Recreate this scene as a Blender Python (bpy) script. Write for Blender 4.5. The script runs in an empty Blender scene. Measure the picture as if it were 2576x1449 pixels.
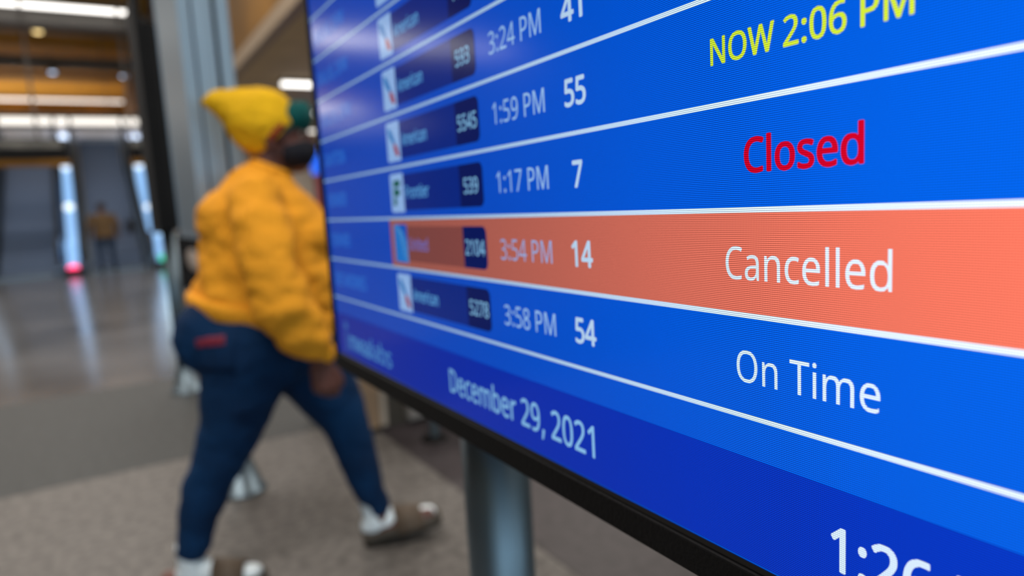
import bpy, bmesh, math, random
from mathutils import Vector, Matrix, noise
from mathutils.bvhtree import BVHTree
random.seed(7)
S = bpy.context.scene
COL = S.collection
sin, cos, pi, rad = math.sin, math.cos, math.pi, math.radians

# ---------------------------------------------------------------- camera, world, lights, exposure
AZ = 0.5396                       # the hall's long axis, left of the view direction
PITCH, ROLL, CAMZ = -0.1257, -0.0581, 1.2
N_ = Vector((cos(AZ), sin(AZ), 0))        # hall "a" axis (across)
U_ = Vector((-sin(AZ), cos(AZ), 0))       # hall "b" axis (along)
def hall(a, b, z=0.0):
    return N_ * a + U_ * b + Vector((0, 0, z))
fwd = Vector((0, cos(PITCH), sin(PITCH)))
right = Vector((1, 0, 0)); up = right.cross(fwd)
r2 = cos(ROLL) * right + sin(ROLL) * up
u2 = -sin(ROLL) * right + cos(ROLL) * up
cam_d = bpy.data.cameras.new('camera'); cam = bpy.data.objects.new('camera', cam_d); COL.objects.link(cam)
M = Matrix((r2, u2, -fwd)).transposed().to_4x4(); M.translation = (0, 0, CAMZ)
cam.matrix_world = M
cam_d.sensor_width = 36; cam_d.lens = 1717 / 2576 * 36
cam_d.clip_start = 0.02; cam_d.clip_end = 300
cam_d.dof.use_dof = True; cam_d.dof.focus_distance = 0.345; cam_d.dof.aperture_fstop = 4.0
S.camera = cam
S.view_settings.view_transform = 'Standard'; S.view_settings.look = 'None'
S.view_settings.gamma = 1; S.view_settings.use_curve_mapping = False
S.view_settings.exposure = 0.0
w = bpy.data.worlds.new('world'); S.world = w; w.use_nodes = True
w.node_tree.nodes['Background'].inputs[0].default_value = (0.62, 0.85, 1.0, 1)
w.node_tree.nodes['Background'].inputs[1].default_value = 3.0

def area(name, loc, sx, sy, power, col, rot=(0, 0, AZ)):
    l = bpy.data.lights.new(name, 'AREA'); l.shape = 'RECTANGLE'; l.size = sx; l.size_y = sy
    l.energy = power; l.color = col
    o = bpy.data.objects.new(name, l); o.location = loc; o.rotation_euler = rot; COL.objects.link(o)
    return o
# the tubes of the hall ceiling and of the low ceiling on the right; the first three hall ones are unseen, added for light
for b, p, z, ac, ln, wd in ((-1.0, 480, 7.45, -0.9, 4.6, 1.0), (7.0, 470, 7.45, -0.9, 4.6, 1.0), (15.0, 440, 7.45, -0.9, 4.6, 1.0), (23.3, 330, 6.96, -6.9, 14, 1.2), (42.4, 850, 7.48, -6.9, 14, 1.4)):
    area('hall_lamp_fill', hall(ac, b, z), ln, wd, p, (1, 0.94, 0.86))
for b in (2.5, 5.6, 8.9, 12.2, 15.6, 19.0, 22.4):
    area('low_ceiling_lamp', hall(4.45, b, 3.255), 2.9, 0.1, 74, (1, 0.94, 0.86))

# ---------------------------------------------------------------- helpers
def tag(o, label=None, cat=None, group=None, kind=None):
    if label: o['label'] = label
    if cat: o['category'] = cat
    if group: o['group'] = group
    if kind: o['kind'] = kind
    return o
def empty(name, loc=(0, 0, 0), rz=0.0):
    o = bpy.data.objects.new(name, None); o.empty_display_size = 0.1
    o.location = loc; o.rotation_euler = (0, 0, rz); COL.objects.link(o); return o
def obj(name, bm, mats, parent=None, smooth=False, loc=None, rz=None):
    me = bpy.data.meshes.new(name)
    if isinstance(bm, bmesh.types.BMesh):
        bm.to_mesh(me); bm.free()
    else:
        me.from_pydata(*bm)
    if not isinstance(mats, (list, tuple)): mats = [mats]
    for m in mats: me.materials.append(m)
    if smooth:
        me.polygons.foreach_set('use_smooth', [True] * len(me.polygons))
    o = bpy.data.objects.new(name, me); COL.objects.link(o)
    if parent is not None: o.parent = parent
    if loc is not None: o.location = loc
    if rz is not None: o.rotation_euler = (0, 0, rz)
    return o
def box(bm, x0, x1, y0, y1, z0, z1, mi=0, bev=0.0):
    vs = [bm.verts.new((x, y, z)) for x in (x0, x1) for y in (y0, y1) for z in (z0, z1)]
    fs = []
    for q in ((0, 1, 3, 2), (4, 6, 7, 5), (0, 4, 5, 1), (2, 3, 7, 6), (0, 2, 6, 4), (1, 5, 7, 3)):
        f = bm.faces.new([vs[i] for i in q]); f.material_index = mi; fs.append(f)
    if bev:
        es = list({e for f in fs for e in f.edges})
        bmesh.ops.bevel(bm, geom=es, offset=bev, segments=2, affect='EDGES', profile=0.6)
    return vs
def mbox(x0, x1, y0, y1, z0, z1, bev=0.0):
    bm = bmesh.new(); box(bm, x0, x1, y0, y1, z0, z1, 0, bev)
    bmesh.ops.recalc_face_normals(bm, faces=bm.faces[:]); return bm
def lathe(bm, prof, cx=0, cy=0, n=32, cap=True):
    rings = []
    for r, z in prof:
        rings.append([bm.verts.new((cx + r * cos(2 * pi * k / n), cy + r * sin(2 * pi * k / n), z)) for k in range(n)])
    for a, b in zip(rings, rings[1:]):
        for k in range(n):
            bm.faces.new((a[k], a[(k + 1) % n], b[(k + 1) % n], b[k]))
    if cap:
        bm.faces.new(rings[0][::-1]); bm.faces.new(rings[-1])
def loft(bm, rings, n=20):
    """rings: list of (center, radius_x, radius_y, axis_x, axis_y)"""
    rr = []
    for c, a, b, ax, ay in rings:
        rr.append([bm.verts.new(Vector(c) + ax * (a * cos(2 * pi * k / n)) + ay * (b * sin(2 * pi * k / n))) for k in range(n)])
    for a, b in zip(rr, rr[1:]):
        for k in range(n):
            bm.faces.new((a[k], a[(k + 1) % n], b[(k + 1) % n], b[k]))
    bm.faces.new(rr[0][::-1]); bm.faces.new(rr[-1])
def tube(bm, pts, n=14, flat=1.0, ref=None):
    """pts: (x, y, z, r); a tapering tube with rounded ends; flat squashes it along ref"""
    P = [Vector(p[:3]) for p in pts]; R = [p[3] for p in pts]
    rings = []
    for i, p in enumerate(P):
        d = (P[min(i + 1, len(P) - 1)] - P[max(i - 1, 0)]).normalized()
        rf = Vector(ref) if ref else (Vector((0, 1, 0)) if abs(d.y) < 0.9 else Vector((1, 0, 0)))
        ay = (rf - d * rf.dot(d)).normalized(); ax = ay.cross(d)
        if i == 0:
            for t in (0.25, 0.7): rings.append((p - d * R[0] * (1 - t) * 0.9, R[0] * math.sqrt(1 - (1 - t) ** 2), R[0] * flat * math.sqrt(1 - (1 - t) ** 2), ax, ay))
        rings.append((p, R[i], R[i] * flat, ax, ay))
        if i == len(P) - 1:
            for t in (0.7, 0.25): rings.append((p + d * R[i] * (1 - t) * 0.9, R[i] * math.sqrt(1 - (1 - t) ** 2), R[i] * flat * math.sqrt(1 - (1 - t) ** 2), ax, ay))
    loft(bm, rings, n)
def ell(bm, c, r, rot=None, seg=20):
    mt = Matrix.Translation(c)
    if rot is not None: mt = mt @ rot
    mt = mt @ Matrix.Diagonal((r[0], r[1], r[2], 1))
    bmesh.ops.create_uvsphere(bm, u_segments=seg, v_segments=seg // 2 + 2, radius=1, matrix=mt)
def remesh(bm, voxel, smooth_it=6, fac=0.5):
    """melt overlapping volumes into one continuous skin, return a bmesh"""
    bmesh.ops.recalc_face_normals(bm, faces=bm.faces[:])
    me = bpy.data.meshes.new('tmp'); bm.to_mesh(me); bm.free()
    o = bpy.data.objects.new('tmp', me); COL.objects.link(o)
    m = o.modifiers.new('r', 'REMESH'); m.mode = 'VOXEL'; m.voxel_size = voxel
    s = o.modifiers.new('s', 'SMOOTH'); s.iterations = smooth_it; s.factor = fac
    dg = bpy.context.evaluated_depsgraph_get()
    me2 = bpy.data.meshes.new_from_object(o.evaluated_get(dg))
    bpy.data.objects.remove(o); bpy.data.meshes.remove(me)
    b2 = bmesh.new(); b2.from_mesh(me2); bpy.data.meshes.remove(me2); return b2

# ---------------------------------------------------------------- materials
def mat(name, col, rough=0.5, metal=0.0, var=0.12, scale=8.0, col2=None, bump=0.0, bscale=60.0, spec=0.5, coat=0.0, emit=None, estr=0.0, detail=4.0, stretch=None, rvar=0.0):
    m = bpy.data.materials.new(name); m.use_nodes = True
    nt = m.node_tree; nd = nt.nodes; lk = nt.links
    p = nd['Principled BSDF']
    tc = nd.new('ShaderNodeTexCoord'); mp = nd.new('ShaderNodeMapping'); lk.new(tc.outputs['Object'], mp.inputs[0])
    if stretch: mp.inputs['Scale'].default_value = stretch
    nz = nd.new('ShaderNodeTexNoise'); nz.inputs['Scale'].default_value = scale; nz.inputs['Detail'].default_value = detail
    lk.new(mp.outputs[0], nz.inputs['Vector'])
    cr = nd.new('ShaderNodeValToRGB'); lk.new(nz.outputs['Fac'], cr.inputs[0])
    c2 = col2 if col2 else tuple(c * (1 - var) for c in col)
    c1 = col if col2 else tuple(min(1, c * (1 + var)) for c in col)
    cr.color_ramp.elements[0].position = 0.35; cr.color_ramp.elements[1].position = 0.65
    cr.color_ramp.elements[0].color = (*c2, 1); cr.color_ramp.elements[1].color = (*c1, 1)
    lk.new(cr.outputs[0], p.inputs['Base Color'])
    p.inputs['Roughness'].default_value = rough; p.inputs['Metallic'].default_value = metal
    p.inputs['Specular IOR Level'].default_value = spec; p.inputs['Coat Weight'].default_value = coat
    if emit: p.inputs['Emission Color'].default_value = (*emit, 1); p.inputs['Emission Strength'].default_value = estr
    if rvar:
        mr = nd.new('ShaderNodeMapRange'); mr.inputs['To Min'].default_value = rough - rvar; mr.inputs['To Max'].default_value = rough + rvar
        lk.new(nz.outputs['Fac'], mr.inputs[0]); lk.new(mr.outputs[0], p.inputs['Roughness'])
    if bump:
        n2 = nd.new('ShaderNodeTexNoise'); n2.inputs['Scale'].default_value = bscale; n2.inputs['Detail'].default_value = 3
        lk.new(mp.outputs[0], n2.inputs['Vector'])
        b = nd.new('ShaderNodeBump'); b.inputs['Strength'].default_value = bump; b.inputs['Distance'].default_value = 0.004
        lk.new(n2.outputs['Fac'], b.inputs['Height']); lk.new(b.outputs[0], p.inputs['Normal'])
    return m
TINT = (0.048, 0.122, 0.221)      # coat tint put in to imitate the panel dimming at a slant
GAIN = 1.0
PITCH_MM = 0.00098                # pixel pitch of the panel
_lcd = {}
def lcd(col, k=1.0):
    """colour shown by the panel (linear), behind coated glass tinted to imitate dimming at a slant, with its pixel rows and columns"""
    key = (col, k)
    if key in _lcd: return _lcd[key]
    m = bpy.data.materials.new('display_pixels'); m.use_nodes = True
    nt = m.node_tree; nd = nt.nodes; lk = nt.links; p = nd['Principled BSDF']
    p.inputs['Base Color'].default_value = (0.004, 0.004, 0.005, 1); p.inputs['Roughness'].default_value = 0.4
    p.inputs['Specular IOR Level'].default_value = 0.0
    p.inputs['Coat Weight'].default_value = 1.0; p.inputs['Coat Roughness'].default_value = 0.14; p.inputs['Coat IOR'].default_value = 1.3
    p.inputs['Coat Tint'].default_value = (*TINT, 1)
    g = [c * (1 / t) ** 1.0575 for c, t in zip(col, TINT)]; gm = max(g + [1e-6])
    k = k * gm
    p.inputs['Emission Color'].default_value = (*[c / gm for c in g], 1)
    tc = nd.new('ShaderNodeTexCoord'); sx = nd.new('ShaderNodeSeparateXYZ'); lk.new(tc.outputs['Object'], sx.inputs[0])
    def wave(out, lo, duty):
        a = nd.new('ShaderNodeMath'); a.operation = 'DIVIDE'; a.inputs[1].default_value = PITCH_MM; lk.new(out, a.inputs[0])
        f = nd.new('ShaderNodeMath'); f.operation = 'FRACT'; lk.new(a.outputs[0], f.inputs[0])
        mr = nd.new('ShaderNodeMapRange'); mr.interpolation_type = 'SMOOTHSTEP'
        mr.inputs['From Min'].default_value = 0; mr.inputs['From Max'].default_value = duty
        mr.inputs['To Min'].default_value = lo; mr.inputs['To Max'].default_value = 1.0
        pp = nd.new('ShaderNodeMath'); pp.operation = 'PINGPONG'; pp.inputs[1].default_value = 0.5
        lk.new(f.outputs[0], pp.inputs[0]); lk.new(pp.outputs[0], mr.inputs[0]); return mr.outputs[0]
    a = wave(sx.outputs['Z'], 0.18, 0.32); b = wave(sx.outputs['X'], 0.75, 0.25)
    mu = nd.new('ShaderNodeMath'); mu.operation = 'MULTIPLY'; lk.new(a, mu.inputs[0]); lk.new(b, mu.inputs[1])
    m2 = nd.new('ShaderNodeMath'); m2.operation = 'MULTIPLY'; lk.new(mu.outputs[0], m2.inputs[0]); m2.inputs[1].default_value = GAIN * k * 1.45
    lk.new(m2.outputs[0], p.inputs['Emission Strength'])
    _lcd[key] = m; return m
def srgb(r, g, b):
    f = lambda c: (c / 255 / 12.92) if c / 255 <= 0.04045 else ((c / 255 + 0.055) / 1.055) ** 2.4
    return (f(r), f(g), f(b))

M_ = dict(
    black=mat('black_plastic', (0.006, 0.006, 0.0068), 0.6, bump=0.2, bscale=300, spec=0.15),
    blackg=mat('black_gloss', (0.006, 0.006, 0.007), 0.18),
    silver=mat('brushed_aluminium', (0.30, 0.39, 0.48), 0.5, 0.8, var=0.10, scale=3, stretch=(60, 60, 1)),
    steel=mat('satin_steel', (0.19, 0.25, 0.30), 0.42, 0.9, var=0.08, scale=4, stretch=(50, 50, 1)),
    esc=mat('ribbed_step_metal', (0.15, 0.20, 0.31), 0.5, 0.25, var=0.15, scale=30),
    escpan=mat('escalator_side_panel', (0.09, 0.13, 0.19), 0.4, 0.4, var=0.1, scale=3),
    rubber=mat('black_rubber', (0.012, 0.012, 0.013), 0.5),
    polished=mat('polished_terrazzo', (0.11, 0.11, 0.115), 0.17, var=0.22, scale=0.9, detail=9, spec=0.7, rvar=0.05),
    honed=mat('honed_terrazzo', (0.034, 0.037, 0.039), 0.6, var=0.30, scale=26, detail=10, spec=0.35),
    honed2=mat('honed_light_terrazzo', (0.108, 0.100, 0.095), 0.55, var=0.36, scale=26, detail=10, spec=0.35),
    sidefloor=mat('honed_dark_grey_terrazzo', (0.092, 0.082, 0.077), 0.55, var=0.36, scale=26, detail=10, spec=0.35),
    floorshade=mat('shaded_terrazzo', (0.04, 0.033, 0.037), 0.45, var=0.3, scale=26, detail=10, spec=0.35),  # darker colour carries the shade on the floor by the pole
    ceil=mat('tan_wood_ceiling', (0.56, 0.29, 0.035), 0.7, spec=0.15, var=0.18, scale=1.5, stretch=(1, 6, 1)),
    soffit=mat('taupe_soffit', (0.50, 0.36, 0.19), 0.7, spec=0.2, var=0.08, scale=2),
    trimc=mat('tan_trim', (0.23, 0.15, 0.075), 0.5, var=0.06),
    beam=mat('grey_beam', (0.20, 0.185, 0.17), 0.6, var=0.1),
    pale=mat('pale_fascia', (0.80, 0.78, 0.82), 0.5, var=0.06),
    wall=mat('beige_wall', (0.46, 0.38, 0.31), 0.7, var=0.06, scale=2),
    walltan=mat('tan_panelling', (0.20, 0.095, 0.016), 0.75, var=0.4, scale=0.5, spec=0.1),
    lamp=mat('lamp_diffuser', (0.9, 0.9, 0.9), 0.4, emit=(1, 0.96, 0.9), estr=3.2),
    lampdim=mat('lamp_diffuser_far', (0.9, 0.9, 0.9), 0.4, emit=(1, 0.93, 0.84), estr=1.5),
    warm=mat('warm_lamp', (0.9, 0.8, 0.5), 0.4, emit=(1, 0.72, 0.30), estr=2.2),
    cool=mat('cool_lamp', (0.8, 0.9, 1), 0.4, emit=(0.62, 0.75, 1.0), estr=2.2),
    bluelit=mat('deck_reflection_glow', (0.05, 0.12, 0.25), 0.4, emit=(0.30, 0.56, 0.96), estr=1.0),  # glow painted in for sky light reflected between the escalators
    whitelit=mat('lit_lamp_white', (0.9, 0.95, 1.0), 0.3, emit=(0.75, 0.87, 1.0), estr=1.5),
    palelit=mat('dim_blue_glow', (0.3, 0.4, 0.5), 0.3, emit=(0.10, 0.19, 0.28), estr=0.8),  # fainter painted reflection, also used for a dim bulb
    redlit=mat('red_indicator', (0.9, 0.05, 0.15), 0.3, emit=(1.0, 0.04, 0.16), estr=3.0),
    greenlit=mat('green_indicator', (0.0, 0.6, 0.3), 0.3, emit=(0.0, 0.45, 0.22), estr=1.4),
)
# ---------------------------------------------------------------- the hall (local frame: x = across, y = along)
HR = AZ                     # rotation of the hall frame about z
def hobj(name, bm, m, parent=None, kind='structure', smooth=False):
    o = obj(name, bm, m, parent, smooth)
    if parent is None:
        o.rotation_euler = (0, 0, HR)
        if kind: o['kind'] = kind
    return o
hobj('floor', mbox(-26, 26, -12, 52, -0.2, -0.004), M_['honed'])
hobj('floor_polished', mbox(-26, 26, 5.8, 52, -0.1, 0.0), M_['polished'])
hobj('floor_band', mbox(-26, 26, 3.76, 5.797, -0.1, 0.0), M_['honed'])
hobj('floor_near', mbox(-26, 1.19, -12, 3.757, -0.1, 0.0), M_['honed2'])
hobj('floor_shade', mbox(1.193, 1.60, -12, 3.757, -0.1, 0.0), M_['floorshade'])  # shade by the pole, painted as a dark strip of floor
hobj('floor_side', mbox(1.603, 26, -12, 3.757, -0.1, 0.0), M_['sidefloor'])
hobj('ceiling', mbox(-26, 2.1, -12, 52, 8.0, 8.2), M_['ceil'])
hobj('ceiling_low', mbox(2.25, 26, -12, 24.3, 3.5, 3.7), M_['soffit'])
hobj('trim_1', mbox(2.1, 2.25, -12, 24.3, 3.44, 3.64), M_['trimc'])
hobj('wall_upper', mbox(2.1, 2.25, -12, 52, 3.64, 8.0), M_['walltan'])
hobj('wall_low_back', mbox(2.1, 26, 24.3, 24.5, 0, 3.9), M_['wall'])
hobj('wall_back', mbox(-26, 2.1, 45.5, 45.7, 0, 8), M_['walltan'])
hobj('wall_left', mbox(-14.2, -14, -12, 45.5, 0, 8), M_['beam'])
hobj('wall_right', mbox(16, 16.2, -12, 24.3, 0, 3.5), M_['wall'])
# the glazed end of the hall behind the photographer
for k in range(8):
    a = -14 + k * 4.0
    hobj('window_pier', mbox(a, a + 1.2, -12.2, -11.9, 0, 8 if a < 2 else 3.5), M_['beam'])
hobj('window_header', mbox(-14, 2.1, -12.2, -11.95, 6.2, 8), M_['beam'])
hobj('window_sill', mbox(-14, 16, -12.2, -11.95, 0, 0.5), M_['beam'])
for b, z0, z1, m in ((24.3, 7.0, 7.42, 'beam'), (28.2, 7.70, 7.998, 'trimc'), (32.0, 7.23, 7.68, 'beam'), (35.2, 7.44, 7.64, 'trimc'), (8.6, 7.2, 7.5, 'beam'), (15.8, 7.2, 7.5, 'beam')):
    hobj('ceiling_beam', mbox(-13.99, 2.09, b - 0.2, b + 0.2, z0, z1), M_[m])
# upper floor over the escalator heads
hobj('upper_floor', mbox(-13.9, 2.09, 30.6, 45.4, 4.35, 4.5), M_['pale'])
hobj('trim_2', mbox(-13.9, 2.09, 30.2, 30.6, 4.47, 4.78), M_['pale'])
hobj('trim_3', mbox(-13.9, 2.09, 30.3, 30.6, 4.92, 5.28), M_['pale'])
hobj('trim_4', mbox(-13.9, 2.09, 30.45, 30.55, 4.785, 4.915), mat('dark_slot', (0.03, 0.024, 0.015), 0.7))
hobj('wall_under_escalator', mbox(-13.9, 2.09, 31.2, 31.4, 0, 4.34), M_['wall'])

def lamp_line(b, z, a0, a1, w, label, m='lamp', cat='ceiling light', name='ceiling_strip_light', group=None):
    root = empty(name, hall((a0 + a1) / 2, b, z + 0.12), HR); tag(root, label, cat, group)
    L = (a1 - a0) / 2
    obj('lamp_housing', mbox(-L - 0.03, L + 0.03, -w / 2 - 0.03, w / 2 + 0.03, -0.04, 0.13 if z < 5 else 0.12, 0.01), M_['beam'], root)
    obj('lamp_diffuser', mbox(-L, L, -w / 2, w / 2, -0.10 if z > 5.5 or z < 4 else -0.24, -0.0405, 0.01), M_[m], root)
    for x in (-L * 0.85, L * 0.85):
        if z > 4: obj('hanger_rod', mbox(x - 0.012, x + 0.012, -0.012, 0.012, 0.12, 7.99 - z - 0.12), M_['beam'], root)
    return root
lamp_line(23.6, 7.3, -13.8, 1.58, 0.24, 'brightest long white tube light at the top left under the tan ceiling')
lamp_line(42.4, 7.6, -13, 2.0, 0.34, 'long pale tube light running across below the two small spotlights', 'lampdim')
lamp_line(29.5, 4.98, -13, 2.0, 0.24, 'pale tube light along the front edge of the upper floor over the escalators', 'lampdim')
lamp_line(7.0, 7.57, -3.2, 1.6, 0.24, 'unseen tube light added under the high ceiling to light the near hall')  # out of view, added with the next one to light the near hall
lamp_line(15.0, 7.57, -3.2, 1.6, 0.24, 'second unseen tube light added farther in under the high ceiling')
lamp_line(12.2, 3.36, 2.98, 5.9, 0.10, 'short white strip light in the low ceiling just above the yellow beanie')
lamp_line(15.6, 3.36, 4.45, 7.4, 0.10, 'fainter strip light in the low ceiling beside the green cap brim', 'lampdim')
lamp_line(19.0, 3.36, 3.0, 5.9, 0.10, 'strip light of the low ceiling next to the far beige wall', 'lampdim')
lamp_line(-1.0, 7.57, -3.2, 1.6, 0.24, 'unseen tube light added above the camera to light the near hall')  # unseen too, added for its light on the near area

def ray(px, py):
    return (fwd + (px - 1288) / 1717 * r2 - (py - 724.5) / 1717 * u2)
def at_z(px, py, z):
    d = ray(px, py); return Vector((0, 0, CAMZ)) + d * ((z - CAMZ) / d.z)
def at_b(px, py, b):
    d = ray(px, py); return Vector((0, 0, CAMZ)) + d * (b / d.dot(U_))
def spot(p, m, label, r=0.14):
    root = empty('spotlight', p, HR); tag(root, label, 'spotlight', None)
    bm = bmesh.new(); lathe(bm, [(0.03, 0.32), (r * 0.8, 0.30), (r, 0.06), (r, 0.0), (r * 0.9, 0.0), (r * 0.88, 0.03)], n=20)
    obj('lamp_can', bm, M_['beam'], root, True)
    bm = bmesh.new(); lathe(bm, [(r * 0.86, 0.028), (r * 0.6, -0.03), (r * 0.2, -0.05)], n=20)
    obj('bulb', bm, M_[m], root, True)
    if 7.99 - p.z - 0.3 > 0.05: obj('hanger_rod', mbox(-0.012, 0.012, -0.012, 0.012, 0.3, 7.99 - p.z), M_['beam'], root)
spot(at_b(95, 80, 24.9), 'warm', 'small warm yellow spotlight below the brightest ceiling tube', 0.16)
spot(at_b(132, 182, 31.6), 'cool', 'small bluish white spotlight hanging in the middle of the grey beam', 0.15)
spot(at_b(311, 192, 31.6), 'cool', 'small bluish white spotlight at the end of the grey beam beside the black display', 0.15)
spot(at_b(118, 38, 24.85), 'palelit', 'dim grey spotlight tucked under the brightest ceiling tube', 0.15)
# short pale drop posts between the two pale bands over the escalators
for px in (157, 337):
    p = at_b(px, 345, 29.95)
    root = empty('drop_post', (p.x, p.y, 4.45), HR)
    tag(root, 'short pale post between the bands, over the %s escalator' % ('left edge of the middle' if px < 200 else 'right edge of the middle'), 'post')
    obj('post_shaft', mbox(-0.13, 0.13, -0.1, 0.1, 0.1, 0.85, 0.02), M_['pale'], root)
    bm = bmesh.new(); lathe(bm, [(0.05, 0.1), (0.16, 0.08), (0.18, -0.05), (0.1, -0.18)], n=20)
    obj('lamp_globe', bm, M_['cool'], root, True)

# ---------------------------------------------------------------- escalators
EB = 20.9; RISE = math.tan(rad(30)); ETOP = 29.6
def prism(bm, poly, x0, x1):
    """poly of (y, z) pulled from x0 to x1"""
    A = [bm.verts.new((x0, y, z)) for y, z in poly]; B = [bm.verts.new((x1, y, z)) for y, z in poly]
    bm.faces.new(A); bm.faces.new(B[::-1]); n = len(poly)
    for i in range(n): bm.faces.new((A[i], B[i], B[(i + 1) % n], A[(i + 1) % n]))
    bmesh.ops.recalc_face_normals(bm, faces=bm.faces[:])
def ez(y): return max(0.0, (y - 1.3) * RISE)
def stepmesh():
    bm = bmesh.new(); box(bm, -0.62, 0.62, 0.0, 0.42, -0.235, 0.0)
    for k in range(6):
        x = -0.6 + k * 0.24; box(bm, x, x + 0.02, -0.006, 0.42, -0.22, 0.006)
    me = bpy.data.meshes.new('step'); bm.to_mesh(me); bm.free(); me.materials.append(M_['esc']); return me
STEP = stepmesh()
def escalator(ac, label, lit):
    root = empty('escalator', hall(ac, EB, 0), HR); tag(root, label, 'escalator')
    L = ETOP - EB
    bm = bmesh.new(); prism(bm, [(0, 0.0), (1.3, 0.0), (L, ez(L) - 0.05), (L, ez(L) - 1.0), (2.4, -0.0)], -0.64, 0.64)
    for v in bm.verts: v.co.z -= 0.24 * (1 if v.co.y > 1.0 else 0)
    for v in bm.verts: v.co.z = max(v.co.z, 0.001)
    obj('truss', bm, M_['escpan'], root)
    obj('comb_plate', mbox(-0.62, 0.62, -0.5, 0.28, 0.001, 0.03), M_['steel'], root)
    n = int((L - 0.3) / 0.4)
    for k in range(n):
        y = 0.3 + k * 0.4; z = 0.04 + max(0.0, (y + 0.2 - 1.3) * RISE)
        s = bpy.data.objects.new('step', STEP); COL.objects.link(s); s.parent = root; s.location = (0, y, z)
    for side in (-1, 1):
        x = side * 0.80
        bm = bmesh.new(); prism(bm, [(-0.3, 0), (-0.3, 0.32), (1.2, 0.34), (L, ez(L) + 0.3), (L, ez(L) - 1.0), (2.6, 0)], x - 0.1, x + 0.1)
        obj('skirt_panel', bm, M_['escpan'], root)
        bm = bmesh.new(); prism(bm, [(-0.45, 0.32), (-0.62, 0.6), (-0.45, 0.9), (1.2, 0.92), (L, ez(L) + 0.9), (L, ez(L) + 0.31), (1.2, 0.35)], x - 0.02, x + 0.02)
        obj('balustrade_panel', bm, M_['escpan'], root)
        pts = [(x, -0.3, 0.34, 0.045), (x, -0.62, 0.45, 0.045), (x, -0.70, 0.68, 0.045), (x, -0.55, 0.92, 0.045), (x, 1.2, 0.95, 0.045), (x, L, ez(L) + 0.94, 0.045)]
        bm = bmesh.new(); tube(bm, pts, 10, ref=(1, 0, 0)); obj('handrail', bm, M_['rubber'], root, True)
        if side in lit:
            m, y1, spots = lit[side]
            xx = x + side * 0.22
            bm = bmesh.new(); prism(bm, [(-0.3, 0.06), (-0.3, 0.8), (1.2, 0.84), (y1, ez(y1) + 0.82), (y1, ez(y1) + 0.30), (1.2, 0.06)], xx - 0.11, xx + 0.11)
            s = obj('deck_glow', bm, M_[m], root); s['label'] = 'glowing strip standing in for light reflected along the balustrade'  # emission stands in for sky light reflected by the deck
            for yy in spots:
                bm = bmesh.new(); ell(bm, (xx, yy - 0.1, ez(yy) + 0.85), (0.12, 0.12, 0.12)); obj('light_globe', bm, M_['whitelit'] if m == 'bluelit' else M_['cool'], root, True)
    return root
E2 = escalator(0.42, 'middle escalator with a person standing at its foot', {-1: ('bluelit', 5.3, (5.2, 2.9)), 1: ('bluelit', 5.3, (5.2, 2.7))})
bm = bmesh.new(); ell(bm, (-1.02, -0.42, 0.16), (0.13, 0.06, 0.09)); o = obj('stop_indicator', bm, M_['redlit'], E2, True); o['label'] = 'glowing red indicator'
bm = bmesh.new(); ell(bm, (1.02, -0.42, 0.25), (0.09, 0.06, 0.09)); o = obj('go_indicator', bm, M_['greenlit'], E2, True); o['label'] = 'green indicator'
for x in (-1.0, 1.0):
    obj('newel_base', mbox(x - 0.24, x + 0.24, -0.52, -0.31, 0.0, 0.16, 0.02), M_['black'], E2)
E1 = escalator(-1.66, 'left escalator under the black overhead sign', {-1: ('palelit', 5.3, (4.2, 2.0))})

# overhead wayfinding signs
for a0, a1, lab in ((-6.5, -0.36, 'long black overhead sign above the left escalator'), (0.98, 2.0, 'short black overhead sign right of the middle escalator')):
    root = empty('overhead_sign', hall((a0 + a1) / 2, 20.6, 2.90), HR); tag(root, lab, 'sign')
    L = (a1 - a0) / 2
    obj('sign_box', mbox(-L, L, 0, 0.25, 0.0, 0.50, 0.015), M_['black'], root)
    obj('legend_panel', mbox(-L + 0.05, L - 0.12, -0.012, 0.0, 0.29, 0.46), mat('sign_legend', (0.16, 0.155, 0.14), 0.5, var=0.6, scale=1.1, stretch=(1.5, 1, 4)), root)
    obj('lower_rail', mbox(-L, L, -0.03, 0.22, -0.16, -0.02, 0.01), M_['walltan'], root)
    for x in (-L * 0.8, L * 0.8):
        obj('hanger_rod', mbox(x - 0.03, x + 0.03, 0.08, 0.14, 0.50, 5.0), M_['beam'], root)

# ---------------------------------------------------------------- smaller things on the floor
# litter bin far behind the display
p = at_z(496, 722, 0)
root = empty('litter_bin', (p.x, p.y, 0), HR); tag(root, 'black upright litter bin with a pale oval flap, behind the walking person\'s back', 'bin')
obj('bin_body', mbox(-0.27, 0.24, -0.2, 0.2, 0.03, 0.93, 0.03), M_['black'], root)
obj('bin_lid', mbox(-0.29, 0.26, -0.22, 0.22, 0.94, 1.0, 0.02), M_['blackg'], root)
obj('bin_plinth', mbox(-0.25, 0.22, -0.18, 0.18, 0.0, 0.03), M_['blackg'], root)
bm = bmesh.new(); ell(bm, (-0.03, -0.205, 0.50), (0.10, 0.03, 0.20), Matrix.Rotation(rad(-10), 4, 'Y')); obj('flap', bm, mat('cream_flap', (0.30, 0.25, 0.22), 0.5), root, True)
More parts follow.
